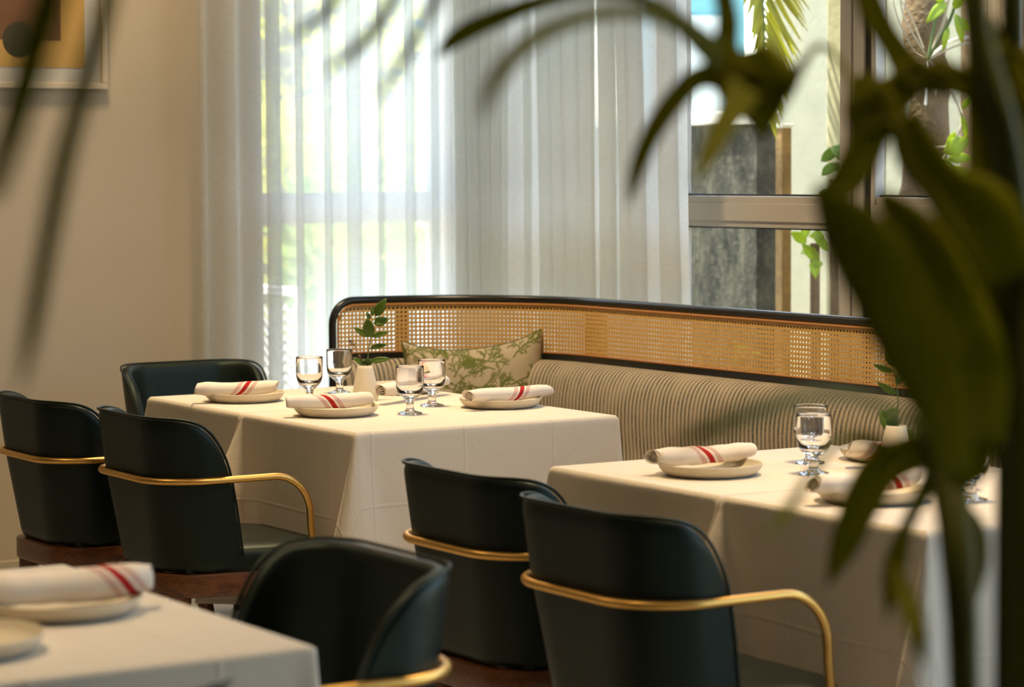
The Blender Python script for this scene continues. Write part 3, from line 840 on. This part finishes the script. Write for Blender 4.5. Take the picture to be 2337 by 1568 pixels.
plate(1993, 1134, 'cream plate half hidden by palm leaves, nearer chair place')
plate(2032, 1040, 'cream plate behind the palm beside the second vase')
plate(142, 1388, 'blurred cream plate under a napkin on the near table', .118)
plate(-98, 1476, 'blurred empty cream plate cut by the picture edge', .118)
napkin((448, 890), (632, 884), 1, 1, .028, 'rolled napkin with red stripes on the plate in front of the far chair')
napkin((655, 920), (852, 911), 2, -1, -.018, 'rolled napkin with two red stripe groups on the near plate of the corner tables')
napkin((868, 893), (1016, 870), 3, 1, .030, 'rolled napkin seen through the stem glasses behind the vase')
napkin((1068, 906), (1250, 893), 4, 1, .037, 'rolled napkin with red stripes on the plate before the banquette')
napkin((1488, 1046), (1708, 1031), 5, -1, -.004, 'rolled napkin with red stripes beside the two glasses near the palm')
napkin((1856, 1110), (2085, 1092), 6, -1, .050, 'rolled napkin behind palm leaves on the nearer plate')
napkin((1938, 1028), (2140, 1022), 7, 1, -.03, 'rolled napkin beside the second vase behind the palm')
napkin((-40, 1352), (345, 1322), 8, -1, .062, 'large blurred rolled napkin with red stripes on the near table', r=.026)
glass(707, 919, 'stem glass standing before the sheer curtain, leftmost of the four')
glass(775, 898, 'stem glass beside the vase before the black banquette frame')
glass(936, 945, 'stem glass nearest on the corner tables, right of the vase')
glass(986, 927, 'stem glass before the coral cushion')
glass(1849, 1058, 'stem glass farther of the two by the striped banquette')
glass(1857, 1083, 'stem glass nearer of the two by the striped banquette')
glass(2216, 1143, 'stem glass seen between the palm stems')
glass(2190, 1118, 'stem glass behind another one between the palm stems')

# ------------------------------------------------------------------ vases with sprigs
def leaf(mb, p0, p1, wd, nrm, curl=.12, n=7, fold=.25):
    d = p1 - p0; L = d.length; d = d.normalized(); side = d.cross(nrm).normalized(); up = side.cross(d)
    o = len(mb.v); V = []
    for i in range(n + 1):
        q = i / n; wv_ = wd * .5 * (math.sin(PI * min(1, q ** .8)) ** .85 if 0 < q < 1 else .02)
        c = p0 + d * (L * q) + up * (curl * L * math.sin(PI * q * .9))
        for k in (-1, -.5, 0, .5, 1): V.append(c + side * (wv_ * k) + up * (abs(k) * wv_ * fold))
    Fc = [(i * 5 + j, i * 5 + j + 1, i * 5 + j + 6, i * 5 + j + 5) for i in range(n) for j in range(4)]
    mb.add(V, Fc)
def vase_thing(px, py, label):
    c = at_z(px, py, TZ); e = thing('bud_vase', (c.x, c.y, TZ), label, 'vase', 'small cream bud vases')
    pr_ = [(0, 0), (.028, 0), (.0315, .003), (.0325, .012), (.0310, .030), (.0265, .060), (.0205, .090), (.0190, .0985), (.0180, .0990), (.0172, .0975), (.0180, .080), (.022, .05), (.024, .02), (0, .015)]
    pr_ = [(a_ * 1.13, b_) for a_, b_ in pr_]
    MB().lathe(pr_, 40).build('vase_body', 'vase_ceramic', e, auto=60); return e, c
def sprig(c, stempts, leaves, label, seed, matl='leaf_vase'):
    rg = random.Random(seed); d0 = (c - CAM).dot(M_F)
    e = thing('leaf_sprig', (c.x, c.y, c.z + .02), label, 'sprig', 'green sprigs in vases')
    P = [at_d(x, y, d0 + dd) for x, y, dd in stempts]
    P = [Vector((c.x, c.y, c.z + .018))] + P
    MB().tube(spline(P, 20), [.0018 - .001 * i / 20 for i in range(21)], 6).build('stem', 'stem_green', e, world=True)
    for (x0, y0, x1, y1, w_) in leaves:
        dd = rg.uniform(-.012, .012); mb = MB()
        leaf(mb, at_d(x0, y0, d0), at_d(x1, y1, d0 + dd), w_ * 1.25 * d0 / FPX, (-M_F + M_U * rg.uniform(-.2, .6) + M_R * rg.uniform(-.3, .3)).normalized(), .05)
        mb.build('leaf', matl, e, world=True, solid=.0005, auto=180)
    return e
e, c = vase_thing(834, 914, 'cream conical bud vase with a green sprig on the corner tables')
sp_ = sprig(c, [(838, 830, 0), (843, 790, 0), (846, 765, 0), (848, 740, 0), (857, 722, 0)],
      [(857, 722, 882, 681, 19), (853, 739, 888, 729, 20), (846, 770, 838, 725, 22), (845, 728, 835, 712, 8), (842, 769, 806, 747, 12), (848, 769, 889, 758, 11), (844, 795, 885, 787, 10), (842, 826, 894, 819, 12), (836, 834, 841, 816, 16), (833, 833, 804, 816, 11), (851, 722, 848, 700, 7)],
      'upright green leafy sprig with dried flowers in the corner vase', 3)
d0 = (c - CAM).dot(M_F); rg = random.Random(5)
fm = MB(); P = [at_d(*q, d0) for q in ((832, 836), (822, 812), (806, 786), (797, 779))]
MB().tube(P, .0008, 5).build('dried_stem', 'dry_flower', sp_, world=True)
for k in range(46):
    q = rg.random(); bpnt = Vector(spline([tuple(p) for p in P], 30)[int(6 + q * 24)]); d_ = Vector((rg.uniform(-1, 1), rg.uniform(-1, 1), rg.uniform(-.6, 1))).normalized()
    leaf(fm, bpnt, bpnt + d_ * rg.uniform(.004, .012), .0035, Vector((rg.uniform(-1, 1), rg.uniform(-1, 1), .3)).normalized(), .1, 3)
tag(fm.build('dried_flowers', 'dry_flower', sp_, world=True, auto=180), kind='stuff')
e, c = vase_thing(2044, 1076, 'cream bud vase behind the palm on the banquette table')
sprig(c, [(2046, 985, 0), (2050, 930, 0), (2046, 880, 0), (2038, 838, 0), (2033, 800, 0)],
      [(2038, 838, 2030, 780, 24), (2038, 850, 1992, 831, 12), (2045, 846, 2080, 806, 18), (2046, 900, 2000, 871, 14), (2046, 985, 2006, 935, 34), (2048, 975, 2072, 1022, 42), (2048, 930, 2012, 968, 20), (2046, 880, 2060, 836, 16)],
      'green leafy sprig in the vase behind the palm', 9)

# ================================================================== OUTSIDE THE WINDOWS
struct('wall_boundary', MB().box(4.0, at_y(905, 300, 19.5).x, 19.5, 19.7, -.14, 3.6), 'boundary_plaster', smooth=False)
struct('ground', MB().box(-20, 45, -20, 50, -.30, -.14), 'terrace', smooth=False)
XG = 6.3
zt_ = at_x(1640, 284, XG).z; yg = at_x(1772, 450, XG + .1).y
gw = struct('wall_garden', MB().box(XG, XG + .1, yg, 10.3, -.14, zt_), 'mossy_concrete', smooth=False)
MB().box(XG - .03, XG + .13, yg, 10.3, zt_, zt_ + .05).build('wall_cap', 'concrete_cap', gw, smooth=False, bevel=.008)
XW = 8.0
struct('wall_courtyard', MB().box(XW, XW + .2, 5.0, at_x(1765, 300, XW).y, -.14, 3.6), 'render_wall', smooth=False)
p0 = at_d(1884, 300, 9.5)
pl = thing('stone_pillar', (p0.x + .1, p0.y - .06, -.14), 'yellowish stone pillar outside beside the white rendered wall', 'pillar')
MB().box(p0.x, p0.x + .16, p0.y - .16, p0.y, -.14, 3.2).build('shaft', 'pillar_stone', pl, world=True, smooth=False, bevel=.012)
MB().box(p0.x - .03, p0.x + .19, p0.y - .19, p0.y + .03, 3.2, 3.3).build('capital', 'pillar_stone', pl, world=True, smooth=False, bevel=.01)
# neighbouring houses far behind the garden wall
simple('teal_paint', (.16, .36, .38), .6, var=.1, scale=.6)
def house(name, px0, px1, pyt, d, label, mat, win=(.3, .55, .45, .75), wm='window_gasket'):
    a, b = at_d(px0, pyt, d), at_d(px1, pyt, d); mid = (a + b) / 2; h = a.z
    e = thing(name, (mid.x, mid.y, -.14), label, 'house'); t_ = (b - a); t_.z = 0; t_.normalize(); n_ = Vector((-t_.y, t_.x, 0))
    if n_.dot(M_F) < 0: n_ = -n_
    L = (b - a).length
    def obox(u0, u1, d0, d1, z0, z1, nm, mt):
        c0 = Vector((a.x, a.y, 0)); V = [c0 + t_ * u + n_ * q + Vector((0, 0, z)) for z in (z0, z1) for q in (d0, d1) for u in (u0, u1)]
        m = MB(); m.add(V, [(0, 2, 3, 1), (4, 5, 7, 6), (0, 1, 5, 4), (2, 6, 7, 3), (0, 4, 6, 2), (1, 3, 7, 5)]); m.build(nm, mt, e, world=True, smooth=False)
    obox(0, L, 0, 2.5, -.14, h, 'house_wall', mat); obox(-.15, L + .15, -.15, 2.6, h, h + .12, 'roof_edge', 'concrete_cap')
    obox(L * win[0], L * win[1], -.02, .02, h * win[2], h * win[3], 'house_window', wm)
house('teal_house', 1480, 1700, -160, 19, 'tall teal house beyond the mossy garden wall', 'teal_paint', (.42, .80, .54, .80), 'white_house')
house('white_house', 830, 1010, 285, 20, 'white house seen through the sheer curtain', 'white_house')
house('teal_house', 868, 1075, -120, 25, 'tall teal house above the white one behind the sheer curtain', 'teal_paint')

def leaf_cloud(mb, c, rad, n, ls, rg, up=.4):
    for k in range(n):
        while True:
            q = Vector((rg.uniform(-1, 1), rg.uniform(-1, 1), rg.uniform(-1, 1)))
            if .35 < q.length < 1: break
        p = c + Vector((q.x * rad[0], q.y * rad[1], q.z * rad[2]))
        d_ = (q.normalized() + Vector((rg.uniform(-.8, .8), rg.uniform(-.8, .8), rg.uniform(-.6, .8)))).normalized()
        L = ls * rg.uniform(.6, 1.2); side = d_.cross(Vector((rg.uniform(-1, 1), rg.uniform(-1, 1), rg.uniform(-1, 1)))).normalized() * L * .26
        mb.add([p, p + d_ * L * .5 + side, p + d_ * L, p + d_ * L * .5 - side], [(0, 1, 2, 3)])
def shrub(name, px, py, d, rad, n, ls, mat, label, cat, seed, z0=-.14, group='garden shrubs outside'):
    rg = random.Random(seed); c = at_d(px, py, d)
    e = thing(name, (c.x, c.y, z0), label, cat, group)
    mb = MB(); leaf_cloud(mb, c, rad, n, ls, rg); o = mb.build('foliage', mat, e, world=True, smooth=False); o['kind'] = 'stuff'
    for k in range(5):
        q = Vector((rg.uniform(-.6, .6) * rad[0], rg.uniform(-.6, .6) * rad[1], rg.uniform(-.3, .5) * rad[2]))
        b0 = Vector((c.x + q.x * .2, c.y + q.y * .2, z0)); MB().tube(spline([b0, (b0 + c + q) / 2 + Vector((0, 0, .05)), c + q], 6), [.03, .027, .024, .02, .017, .013, .008], 6).build('stem', 'bark', e, world=True)
    return e
shrub('garden_shrub', 640, 500, 13.0, (.50, .45, .55), 800, .12, 'leaf_yellow', 'yellow green shrub behind the sheer curtain, nearest the picture wall', 'shrub', 1)
shrub('garden_shrub', 805, 580, 12.2, (.36, .30, .42), 700, .11, 'leaf_mid', 'low mid green shrub behind the middle of the thin sheer curtain', 'shrub', 2)
shrub('garden_shrub', 930, 470, 14.0, (.40, .40, .5), 700, .12, 'leaf_yellow', 'yellow green shrub before the white house behind the curtain', 'shrub', 3)
shrub('garden_tree', 700, 90, 17.0, (1.0, 1.0, 1.1), 1100, .16, 'leaf_yellow', 'tall yellow green tree behind the sheer curtain', 'tree', 4)
shrub('garden_tree', 2330, 120, 16.0, (1.2, 1.2, 1.6), 2400, .17, 'leaf_mid', 'green tree beyond the timber fence', 'tree', 6)
# white woven outdoor armchair behind the sheer
d = 10.6; tr_, br_ = at_d(690, 662, d), at_d(690, 905, d)
oc = at_d(540, 905, d); oc.z = -.14
wch = thing('garden_chair', oc, 'white woven garden chair on the terrace behind the sheer curtain', 'chair')
hr = Vector((M_R.x, M_R.y, 0)).normalized(); hf = Vector((M_F.x, M_F.y, 0)).normalized()
ztp = tr_.z; W2 = (tr_ - at_d(540, 662, d)).dot(hr)
def cp(u, f, z): return Vector((oc.x, oc.y, 0)) + hr * u + hf * f + Vector((0, 0, z))
fr_ = [cp(-W2, 0, .30), cp(-W2, 0, ztp - .08), cp(-W2 + .08, 0, ztp), cp(W2 - .08, 0, ztp), cp(W2, 0, ztp - .08), cp(W2, 0, .30)]
MB().tube(spline(fr_, 30), .018, 8).build('back_frame', 'white_plastic', wch, world=True)
nst = 13
for k in range(nst):
    z = .34 + (ztp - .42) * k / (nst - 1)
    P = [cp(-W2 + 2 * W2 * i / 24, (.012 if i % 2 else -.012), z + (.016 if i % 2 else -.016)) for i in range(25)]
    MB().tube(P, .012, 6).build('woven_strap', 'white_plastic', wch, world=True)
sb = MB(); V = [cp(u, f, z) for z in (.26, .31) for f in (0, -.5) for u in (-W2, W2)]
sb.add(V, [(0, 2, 3, 1), (4, 5, 7, 6), (0, 1, 5, 4), (2, 6, 7, 3), (0, 4, 6, 2), (1, 3, 7, 5)]); sb.build('seat', 'white_plastic', wch, world=True, smooth=False, bevel=.01)
for u in (-W2, W2):
    for f in (0, -.5): MB().tube([cp(u, f, .30), cp(u * 1.03, f * 1.05, -.14)], .016, 8).build('leg', 'white_plastic', wch, world=True)

# weathered timber post at the end of the garden wall
pp = at_d(1788, 500, 9.75); zt2 = at_d(1788, 292, 9.75).z
po_ = thing('garden_post', (pp.x, pp.y, -.14), 'weathered orange timber post at the end of the garden wall', 'post')
MB().box(pp.x - .022, pp.x + .022, pp.y - .022, pp.y + .022, -.14, zt2).build('shaft', 'bark_lichen', po_, world=True, smooth=False, bevel=.004)
MB().box(pp.x - .027, pp.x + .027, pp.y - .027, pp.y + .027, zt2, zt2 + .015).build('cap', 'concrete_cap', po_, world=True, smooth=False, bevel=.003)
# hanging palm frond
rg = random.Random(31); d = 9.5
ap = thing('garden_palm', (at_d(1720, 300, 9.0).x, at_d(1720, 300, 9.0).y, -.14), 'yellow green palm frond hanging outside the window', 'palm')
rc_ = [(1650, -330, d + .25), (1700, -220, d + .1), (1730, -100, d), (1744, 60, d - .04), (1742, 225, d - .06)]
RP = spline([tuple(at_d(*q)) for q in rc_], 40)
MB().tube(RP, [.010 - .008 * i / 40 for i in range(41)], 7).build('rachis', 'stem_green', ap, world=True)
base = at_d(1500, 900, d + .4); base.z = -.14
MB().tube(spline([base, at_d(1503, 600, d + .4), at_d(1520, 0, d + .35), RP[0]], 14), .03, 8).build('stem', 'bark_lichen', ap, world=True)
pxr = spline([q[:2] for q in rc_], 40)
for i in range(8, 41):
    for sd_ in (-1, 1):
        x, y = pxr[i]; q = (i - 8) / 32
        ln = (270 - 170 * q) * (1 if sd_ > 0 else .55)
        ang = math.radians((52 if sd_ > 0 else 66) + 20 * q + rg.uniform(-5, 5))
        tx, ty = x + sd_ * ln * math.cos(ang), y + ln * math.sin(ang)
        m = MB(); leaf(m, at_d(x, y, d - .03), at_d(tx, ty, d - .03 + rg.uniform(-.10, .10)), .020, (-M_F + M_R * rg.uniform(-.5, .5)).normalized(), -.06, 6, .35)
        m.build('leaflet', 'leaf_frond', ap, world=True, solid=.0006, auto=180)
# broad-leaved shrubs right outside
def broad(px, py, d, n, spread, ls, mat, label, seed):
    rg = random.Random(seed); c = at_d(px, py, d); e = thing('broadleaf_shrub', (c.x, c.y, -.14), label, 'shrub', 'broad-leaved shrubs outside')
    MB().tube([Vector((c.x, c.y, -.14)), c], .018, 8).build('stem', 'bark', e, world=True)
    for k in range(n):
        p = c + M_R * rg.uniform(-.5, .5) * spread + M_U * rg.uniform(-.7, .5) * spread + M_F * rg.uniform(-.3, .3) * spread
        d_ = (M_R * rg.uniform(-1, 1) + M_U * rg.uniform(-.5, 1) + M_F * rg.uniform(-.6, .6)).normalized()
        m = MB(); leaf(m, p, p + d_ * ls * rg.uniform(.7, 1.2), ls * .5, (-M_F + M_U * .5 + M_R * rg.uniform(-.6, .6)).normalized(), .12)
        m.build('leaf', mat, e, world=True, solid=.0008, auto=180)
broad(1905, 410, 9.3, 16, .13, .085, 'leaf_mid', 'glossy green shrub outside beside the window mullion', 41)
broad(1860, 555, 9.2, 9, .10, .08, 'leaf_bright', 'bright green shrub low outside below the transom', 42)
broad(1700, 812, 8.0, 5, .05, .05, 'leaf_bright', 'small sunlit yellow green plant glinting through the cane', 43)
# timber fence with boards
XF = 7.0
fe = thing('timber_fence', (XF, 5.6, -.14), 'brown timber board fence outside behind the orchid', 'fence')
y = 3.6; k = 0; rg = random.Random(51)
while y < 7.75:
    MB().box(XF + rg.uniform(-.006, .006), XF + .025, y + .004, y + .146, -.10, 2.5 + rg.uniform(-.02, .02)).build('board', 'fence_timber', fe, world=True, smooth=False); y += .15
for z in (.4, 1.9): MB().box(XF + .026, XF + .07, 3.6, 7.75, z, z + .09).build('rail', 'fence_timber', fe, world=True, smooth=False)
# mossy tree trunk with an orchid
P = [at_d(2085, 740, 9.15), at_d(2095, 500, 9.15), at_d(2120, 250, 9.15), at_d(2110, 60, 9.17), at_d(2120, -250, 9.25)]
b = P[0].copy(); b.z = -.14
t2 = thing('mossy_tree', b, 'rough brown tree trunk outside carrying an orchid', 'tree')
MB().tube(spline([b] + P, 26), [.075 + .008 * math.sin(i * 1.9) for i in range(27)], 14).build('trunk', 'bark', t2, world=True)
for (x, y, w_) in ((2120, -250, .05),):
    q = P[-1]; MB().tube(spline([q, q + Vector((.2, .1, .4)), q + Vector((.5, .2, .7))], 6), [.06, .05, .045, .04, .035, .03, .02], 8).build('bough', 'bark', t2, world=True)
mb = MB(); leaf_cloud(mb, P[-1] + Vector((.3, .1, .8)), (.7, .7, .4), 500, .12, random.Random(22)); tag(mb.build('foliage', 'leaf_mid', t2, world=True, smooth=False), kind='stuff')
d = 9.0; hub = at_d(2118, 135, d)
orc = thing('orchid', hub, 'orchid with bright green leaves and pale roots tied to the tree trunk', 'orchid')
rg = random.Random(61)
for (pts, r, mt) in ((((2118, 135), (2085, 80), (2060, 30), (2052, -40)), .0035, 'root_pale'), (((2118, 135), (2080, 110), (2040, 10), (2050, -60)), .003, 'root_pale'), (((2118, 135), (2150, 60), (2165, 0)), .005, 'root_pale'),
                     (((2118, 135), (2160, 100), (2190, 88), (2215, 85)), .006, 'pipe_white'), (((2116, 140), (2165, 112), (2200, 100), (2216, 98)), .004, 'root_pale'), (((2120, 140), (2150, 170), (2180, 225), (2195, 260)), .006, 'root_pale'),
                     (((2118, 140), (2116, 180), (2112, 240)), .004, 'pipe_white'), (((2195, 260), (2190, 300), (2160, 350), (2130, 385)), .004, 'root_pale'), (((2100, 345), (2130, 338), (2158, 335)), .004, 'root_pale'), (((2118, 145), (2136, 165), (2135, 215)), .003, 'root_pale'),
                     (((2040, -20), (2075, 30), (2108, 110)), .003, 'root_pale'), (((2118, 135), (2140, 20), (2160, -60)), .006, 'stem_green'), (((2118, 135), (2170, 40), (2190, -40)), .006, 'stem_green')):
    MB().tube(spline([tuple(at_d(x, y, d + rg.uniform(-.03, .02))) for x, y in pts], 14), r, 6).build('root' if mt != 'stem_green' else 'stem', mt, orc, world=True)
for (x0, y0, x1, y1, w_) in ((2160, 5, 2112, 55, 26), (2150, 10, 2125, -40, 22), (2175, 20, 2210, -20, 24), (2180, 30, 2195, 100, 26), (2165, 60, 2150, 120, 14), (2185, 40, 2215, 70, 20), (2170, -10, 2200, -50, 26),
                             (2195, 250, 2225, 215, 16), (2180, 300, 2160, 335, 18), (2150, 350, 2215, 318, 40), (2160, 365, 2222, 362, 26), (2150, 360, 2185, 415, 20), (2130, 380, 2118, 400, 16), (2195, 262, 2205, 320, 16), (2165, 370, 2150, 430, 18), (2150, 385, 2225, 400, 24)):
    m = MB(); leaf(m, at_d(x0, y0, d - .02), at_d(x1, y1, d - .02 + rg.uniform(-.05, .05)), w_ * d / FPX, (-M_F + M_U * rg.uniform(-.2, .5) + M_R * rg.uniform(-.4, .4)).normalized(), .1)
    m.build('leaf', 'leaf_bright', orc, world=True, solid=.0012, auto=180)
# pale bamboo cane
a, b = at_d(2318, -300, 9.3), at_d(2318, 700, 9.3); b.z = -.14; a.x, a.y = b.x, b.y
bb = thing('bamboo_pole', b, 'pale upright bamboo pole outside before the timber fence', 'pole')
MB().tube([b, a], .011, 10).build('cane', 'pipe_white', bb, world=True)
for z in (.3, .75, 1.2, 1.64, 2.1): MB().tube([Vector((b.x, b.y, z)), Vector((b.x, b.y, z + .015))], .0135, 10).build('node', 'pipe_white', bb, world=True)

# ================================================================== POTTED PALMS CLOSE TO THE CAMERA
def blade(root, pts, wpx, mat='leaf_palm', name='leaflet', tilt=.0, fold=.22):
    """pts: (px, py, depth); wpx: widths in px along the blade"""
    n = 26; P = spline([(*at_d(*p),) for p in pts], n); Wd = spline([(w_ * p[2] / FPX,) for w_, p in zip(wpx, pts)], n)
    m = MB(); V = []
    for i in range(n + 1):
        c = Vector(P[i]); dd = (Vector(P[min(i + 1, n)]) - Vector(P[max(i - 1, 0)])).normalized()
        nr = (-M_F + M_R * tilt).normalized(); side = dd.cross(nr).normalized(); up = side.cross(dd)
        h = max(.0004, Wd[i][0] * .5)
        for k in (-1, -.5, 0, .5, 1): V.append(c + side * (h * k) + up * (abs(k) * h * fold))
    m.add(V, [(i * 5 + j, i * 5 + j + 1, i * 5 + j + 6, i * 5 + j + 5) for i in range(n) for j in range(4)])
    return m.build(name, mat, root, world=True, solid=.0009, auto=180)
def stalk(root, pts, wpx, name='stalk', mat='stem_dark'):
    n = 24; P = spline([(*at_d(*p),) for p in pts], n); Wd = spline([(w_ * p[2] / FPX * .5,) for w_, p in zip(wpx, pts)], n)
    return MB().tube(P, [x[0] for x in Wd], 9).build(name, mat, root, world=True)
def pot(root, c, r, h):
    MB().lathe([(0, 0), (r * .78, 0), (r * .8, .01), (r, h - .03), (r * 1.05, h - .03), (r * 1.05, h), (r * .96, h), (r * .94, h - .05), (0, h - .05)], 36).build('pot', 'pot_clay', root)
    MB().lathe([(r * .93, h - .06), (r * .5, h - .045), (0, h - .04)], 28).build('soil', 'soil', root)
D = 2.15
pb = at_d(2290, 1568, D); pb.z = 0
palm = thing('potted_palm', pb, 'large dark green potted palm close to the camera', 'palm', 'potted palms')
pot(palm, pb, .19, .36)
# main stems rising from the pot
for (x, y, dd, w_, top) in ((2200, 1568, D - .05, 70, [(2185, 1250, D - .05, 84), (2150, 1000, D, 90), (2120, 850, D, 80)]),
                            (2300, 1568, D + .05, 62, [(2302, 1000, D + .05, 60), (2308, 500, D + .03, 62), (2312, 0, D, 60), (2300, -250, D, 50)]),
                            (2345, 1568, D, 60, [(2340, 900, D, 90), (2330, 600, D, 90), (2290, 300, D - .05, 70), (2235, 60, D - .05, 52), (2232, -160, D - .05, 46)])):
    p0 = at_d(x, y, dd); f = Vector((pb.x + (p0.x - pb.x) * .4, pb.y + (p0.y - pb.y) * .4, .32))
    pts = [tuple(f), tuple((f + p0) / 2 + Vector((0, 0, .02))), tuple(p0)] + [tuple(at_d(a, b_, c_)) for a, b_, c_, _ in top]
    ws = [w_ * dd / FPX * .5] * 3 + [q[3] * q[2] / FPX * .5 for q in top]
    P = spline(pts, 30); Ws = spline([(q,) for q in ws], 30)
    MB().tube(P, [q[0] for q in Ws], 10).build('stem', 'stem_dark', palm, world=True)
BL = [  # (points, widths)
 # upper left arches
 ([(1700, 190, D), (1600, 95, D), (1500, 12, D), (1400, -18, D), (1250, 0, D + .1), (1100, 55, D + .15), (1035, 92, D + .18), (993, 135, D + .2)], [80, 56, 30, 26, 34, 46, 40, 3]),
 ([(1640, 130, D - .2), (1570, 70, D - .25), (1480, 32, D - .3), (1380, 30, D - .35), (1270, 60, D - .4), (1180, 120, D - .45), (1120, 200, D - .48), (1098, 275, D - .5)], [70, 50, 36, 34, 40, 44, 36, 4]),
 ([(1690, 190, D), (1600, 175, D), (1530, 240, D), (1480, 320, D), (1450, 400, D), (1436, 470, D)], [70, 56, 52, 46, 34, 3]),
 ([(1700, 200, D - .1), (1660, 270, D - .15), (1615, 355, D - .2), (1585, 420, D - .25)], [80, 64, 46, 4]),
 ([(1705, 110, D), (1722, 185, D), (1735, 245, D), (1743, 322, D)], [100, 190, 120, 3]),
 ([(1790, 215, D + .1), (1830, 150, D + .1), (1868, 105, D + .12), (1910, 130, D + .12), (1945, 190, D + .1), (1960, 260, D + .1)], [40, 20, 14, 14, 16, 22]),
 ([(1700, 190, D), (1660, 120, D), (1660, 40, D), (1640, -60, D)], [90, 60, 52, 40]),
 ([(1700, 190, D), (1780, 210, D), (1850, 120, D)], [80, 44, 6]),
 # heavy dark crossing blades around the mullion
 ([(1960, -80, D), (1990, 20, D), (2035, 100, D), (2090, 170, D), (2180, 190, D)], [60, 64, 62, 80, 60]),
 ([(1960, 170, D), (1985, 240, D), (1975, 330, D), (1930, 410, D), (1880, 450, D)], [50, 120, 90, 80, 30]),
 ([(2100, 150, D), (2060, 200, D), (2000, 250, D), (1960, 300, D)], [60, 90, 110, 60]),
 ([(2060, 260, D - .1), (2095, 350, D - .1), (2150, 420, D - .1), (2230, 500, D - .1), (2300, 640, D - .1)], [80, 110, 110, 190, 150]),
 ([(2120, 150, D), (2210, 190, D), (2290, 160, D), (2360, 200, D)], [60, 80, 120, 150]),
 ([(2240, 40, D), (2270, 160, D), (2310, 260, D), (2350, 400, D)], [50, 110, 140, 140]),
 ([(2200, -60, D), (2225, 80, D), (2232, 250, D), (2262, 430, D), (2300, 600, D)], [40, 50, 60, 120, 170]),
 ([(2300, 120, D + .05), (2330, 300, D + .05), (2320, 520, D + .05), (2290, 760, D + .05), (2260, 980, D + .05)], [60, 150, 190, 190, 60]),
 # big leaf running down to the right with a lit edge
 ([(1860, 425, D - .3), (1935, 520, D - .3), (2010, 640, D - .3), (2085, 780, D - .28), (2150, 930, D - .25), (2185, 1080, D - .2)], [24, 140, 170, 170, 130, 70]),
 ([(2010, 440, D - .15), (2090, 540, D - .15), (2170, 690, D - .15), (2230, 860, D - .15), (2262, 1020, D - .1)], [30, 120, 150, 150, 60]),
 ([(2160, 480, D), (2230, 640, D), (2260, 820, D), (2240, 980, D), (2180, 1120, D)], [60, 160, 150, 100, 40]),
 # lower blades
 ([(2150, 1010, D), (2080, 1035, D), (2010, 1070, D), (1960, 1160, D), (1920, 1260, D), (1888, 1340, D)], [80, 90, 96, 88, 60, 3]),
 ([(2150, 1040, D), (2110, 1120, D), (2065, 1210, D), (2040, 1300, D), (2022, 1420, D)], [60, 40, 34, 52, 4]),
 ([(2040, 1290, D - .1), (2070, 1370, D - .12), (2095, 1450, D - .15), (2110, 1520, D - .15)], [20, 50, 40, 4]),
 ([(2040, 1030, D - .1), (1960, 1000, D - .1), (1900, 1020, D - .15), (1840, 1100, D - .2), (1785, 1185, D - .25), (1738, 1225, D - .3)], [40, 26, 18, 20, 28, 4]),
 ([(2130, 1000, D - .2), (2000, 920, D - .4), (1880, 900, D - .55), (1740, 935, D - .65), (1620, 980, D - .7), (1530, 1030, D - .72)], [30, 26, 30, 40, 40, 5]),
 ([(2160, 1150, D), (2215, 1200, D), (2230, 1290, D), (2200, 1420, D)], [40, 60, 50, 20]),
 ([(2230, 1000, D - .1), (2215, 1060, D - .1), (2170, 1100, D - .1)], [90, 90, 60]),
 ([(2250, 700, D), (2235, 850, D), (2200, 980, D), (2140, 1060, D)], [110, 130, 120, 60]),
]
for pts, ws in BL: blade(palm, pts, ws)
# second palm left of the camera, its leaflets hang into the picture from above
D2 = 1.45
l0 = at_d(330, -330, D2)
q0 = Vector((l0.x - .35, l0.y - .15, 0))
pal2 = thing('potted_palm', q0, 'tall palm beside the camera with blurred leaflets hanging in from above', 'palm', 'potted palms')
pot(pal2, q0, .17, .34)
hubp = at_d(300, -330, D2)
MB().tube(spline([Vector((q0.x, q0.y, .30)), Vector((q0.x - .03, q0.y, .9)), Vector((q0.x, q0.y + .02, 1.5)), hubp + Vector((-.12, -.05, .10)), hubp], 30), [.018 - .010 * i / 30 for i in range(31)], 9).build('stem', 'stem_dark', pal2, world=True)
R2 = [(300, -330, D2), (480, -300, D2 + .15), (700, -240, D2 + .32), (900, -160, D2 + .48)]
stalk(pal2, R2, [26, 24, 20, 12], 'rachis')
for pts, ws in (([(310, -320, D2), (260, -60, D2), (205, 150, D2), (150, 350, D2), (108, 560, D2), (72, 760, D2), (45, 890, D2)], [22, 44, 50, 50, 46, 38, 6]),
                ([(300, -330, D2 - .1), (170, -150, D2 - .1), (95, 60, D2 - .12), (40, 260, D2 - .14), (-20, 450, D2 - .15)], [24, 66, 78, 70, 44]),
                ([(760, -230, D2 + .36), (790, -80, D2 + .38), (745, 25, D2 + .40), (700, 62, D2 + .41), (648, 97, D2 + .42)], [10, 26, 30, 24, 3]),
                ([(900, -160, D2 + .48), (920, -60, D2 + .45), (860, 60, D2 + .40), (790, 130, D2 + .36), (730, 170, D2 + .33)], [10, 26, 34, 28, 4]),
                ([(900, -160, D2 + .48), (1010, -60, D2 + .45), (960, 60, D2 + .42), (900, 170, D2 + .4), (850, 240, D2 + .38)], [10, 24, 28, 24, 4])):
    blade(pal2, pts, ws)
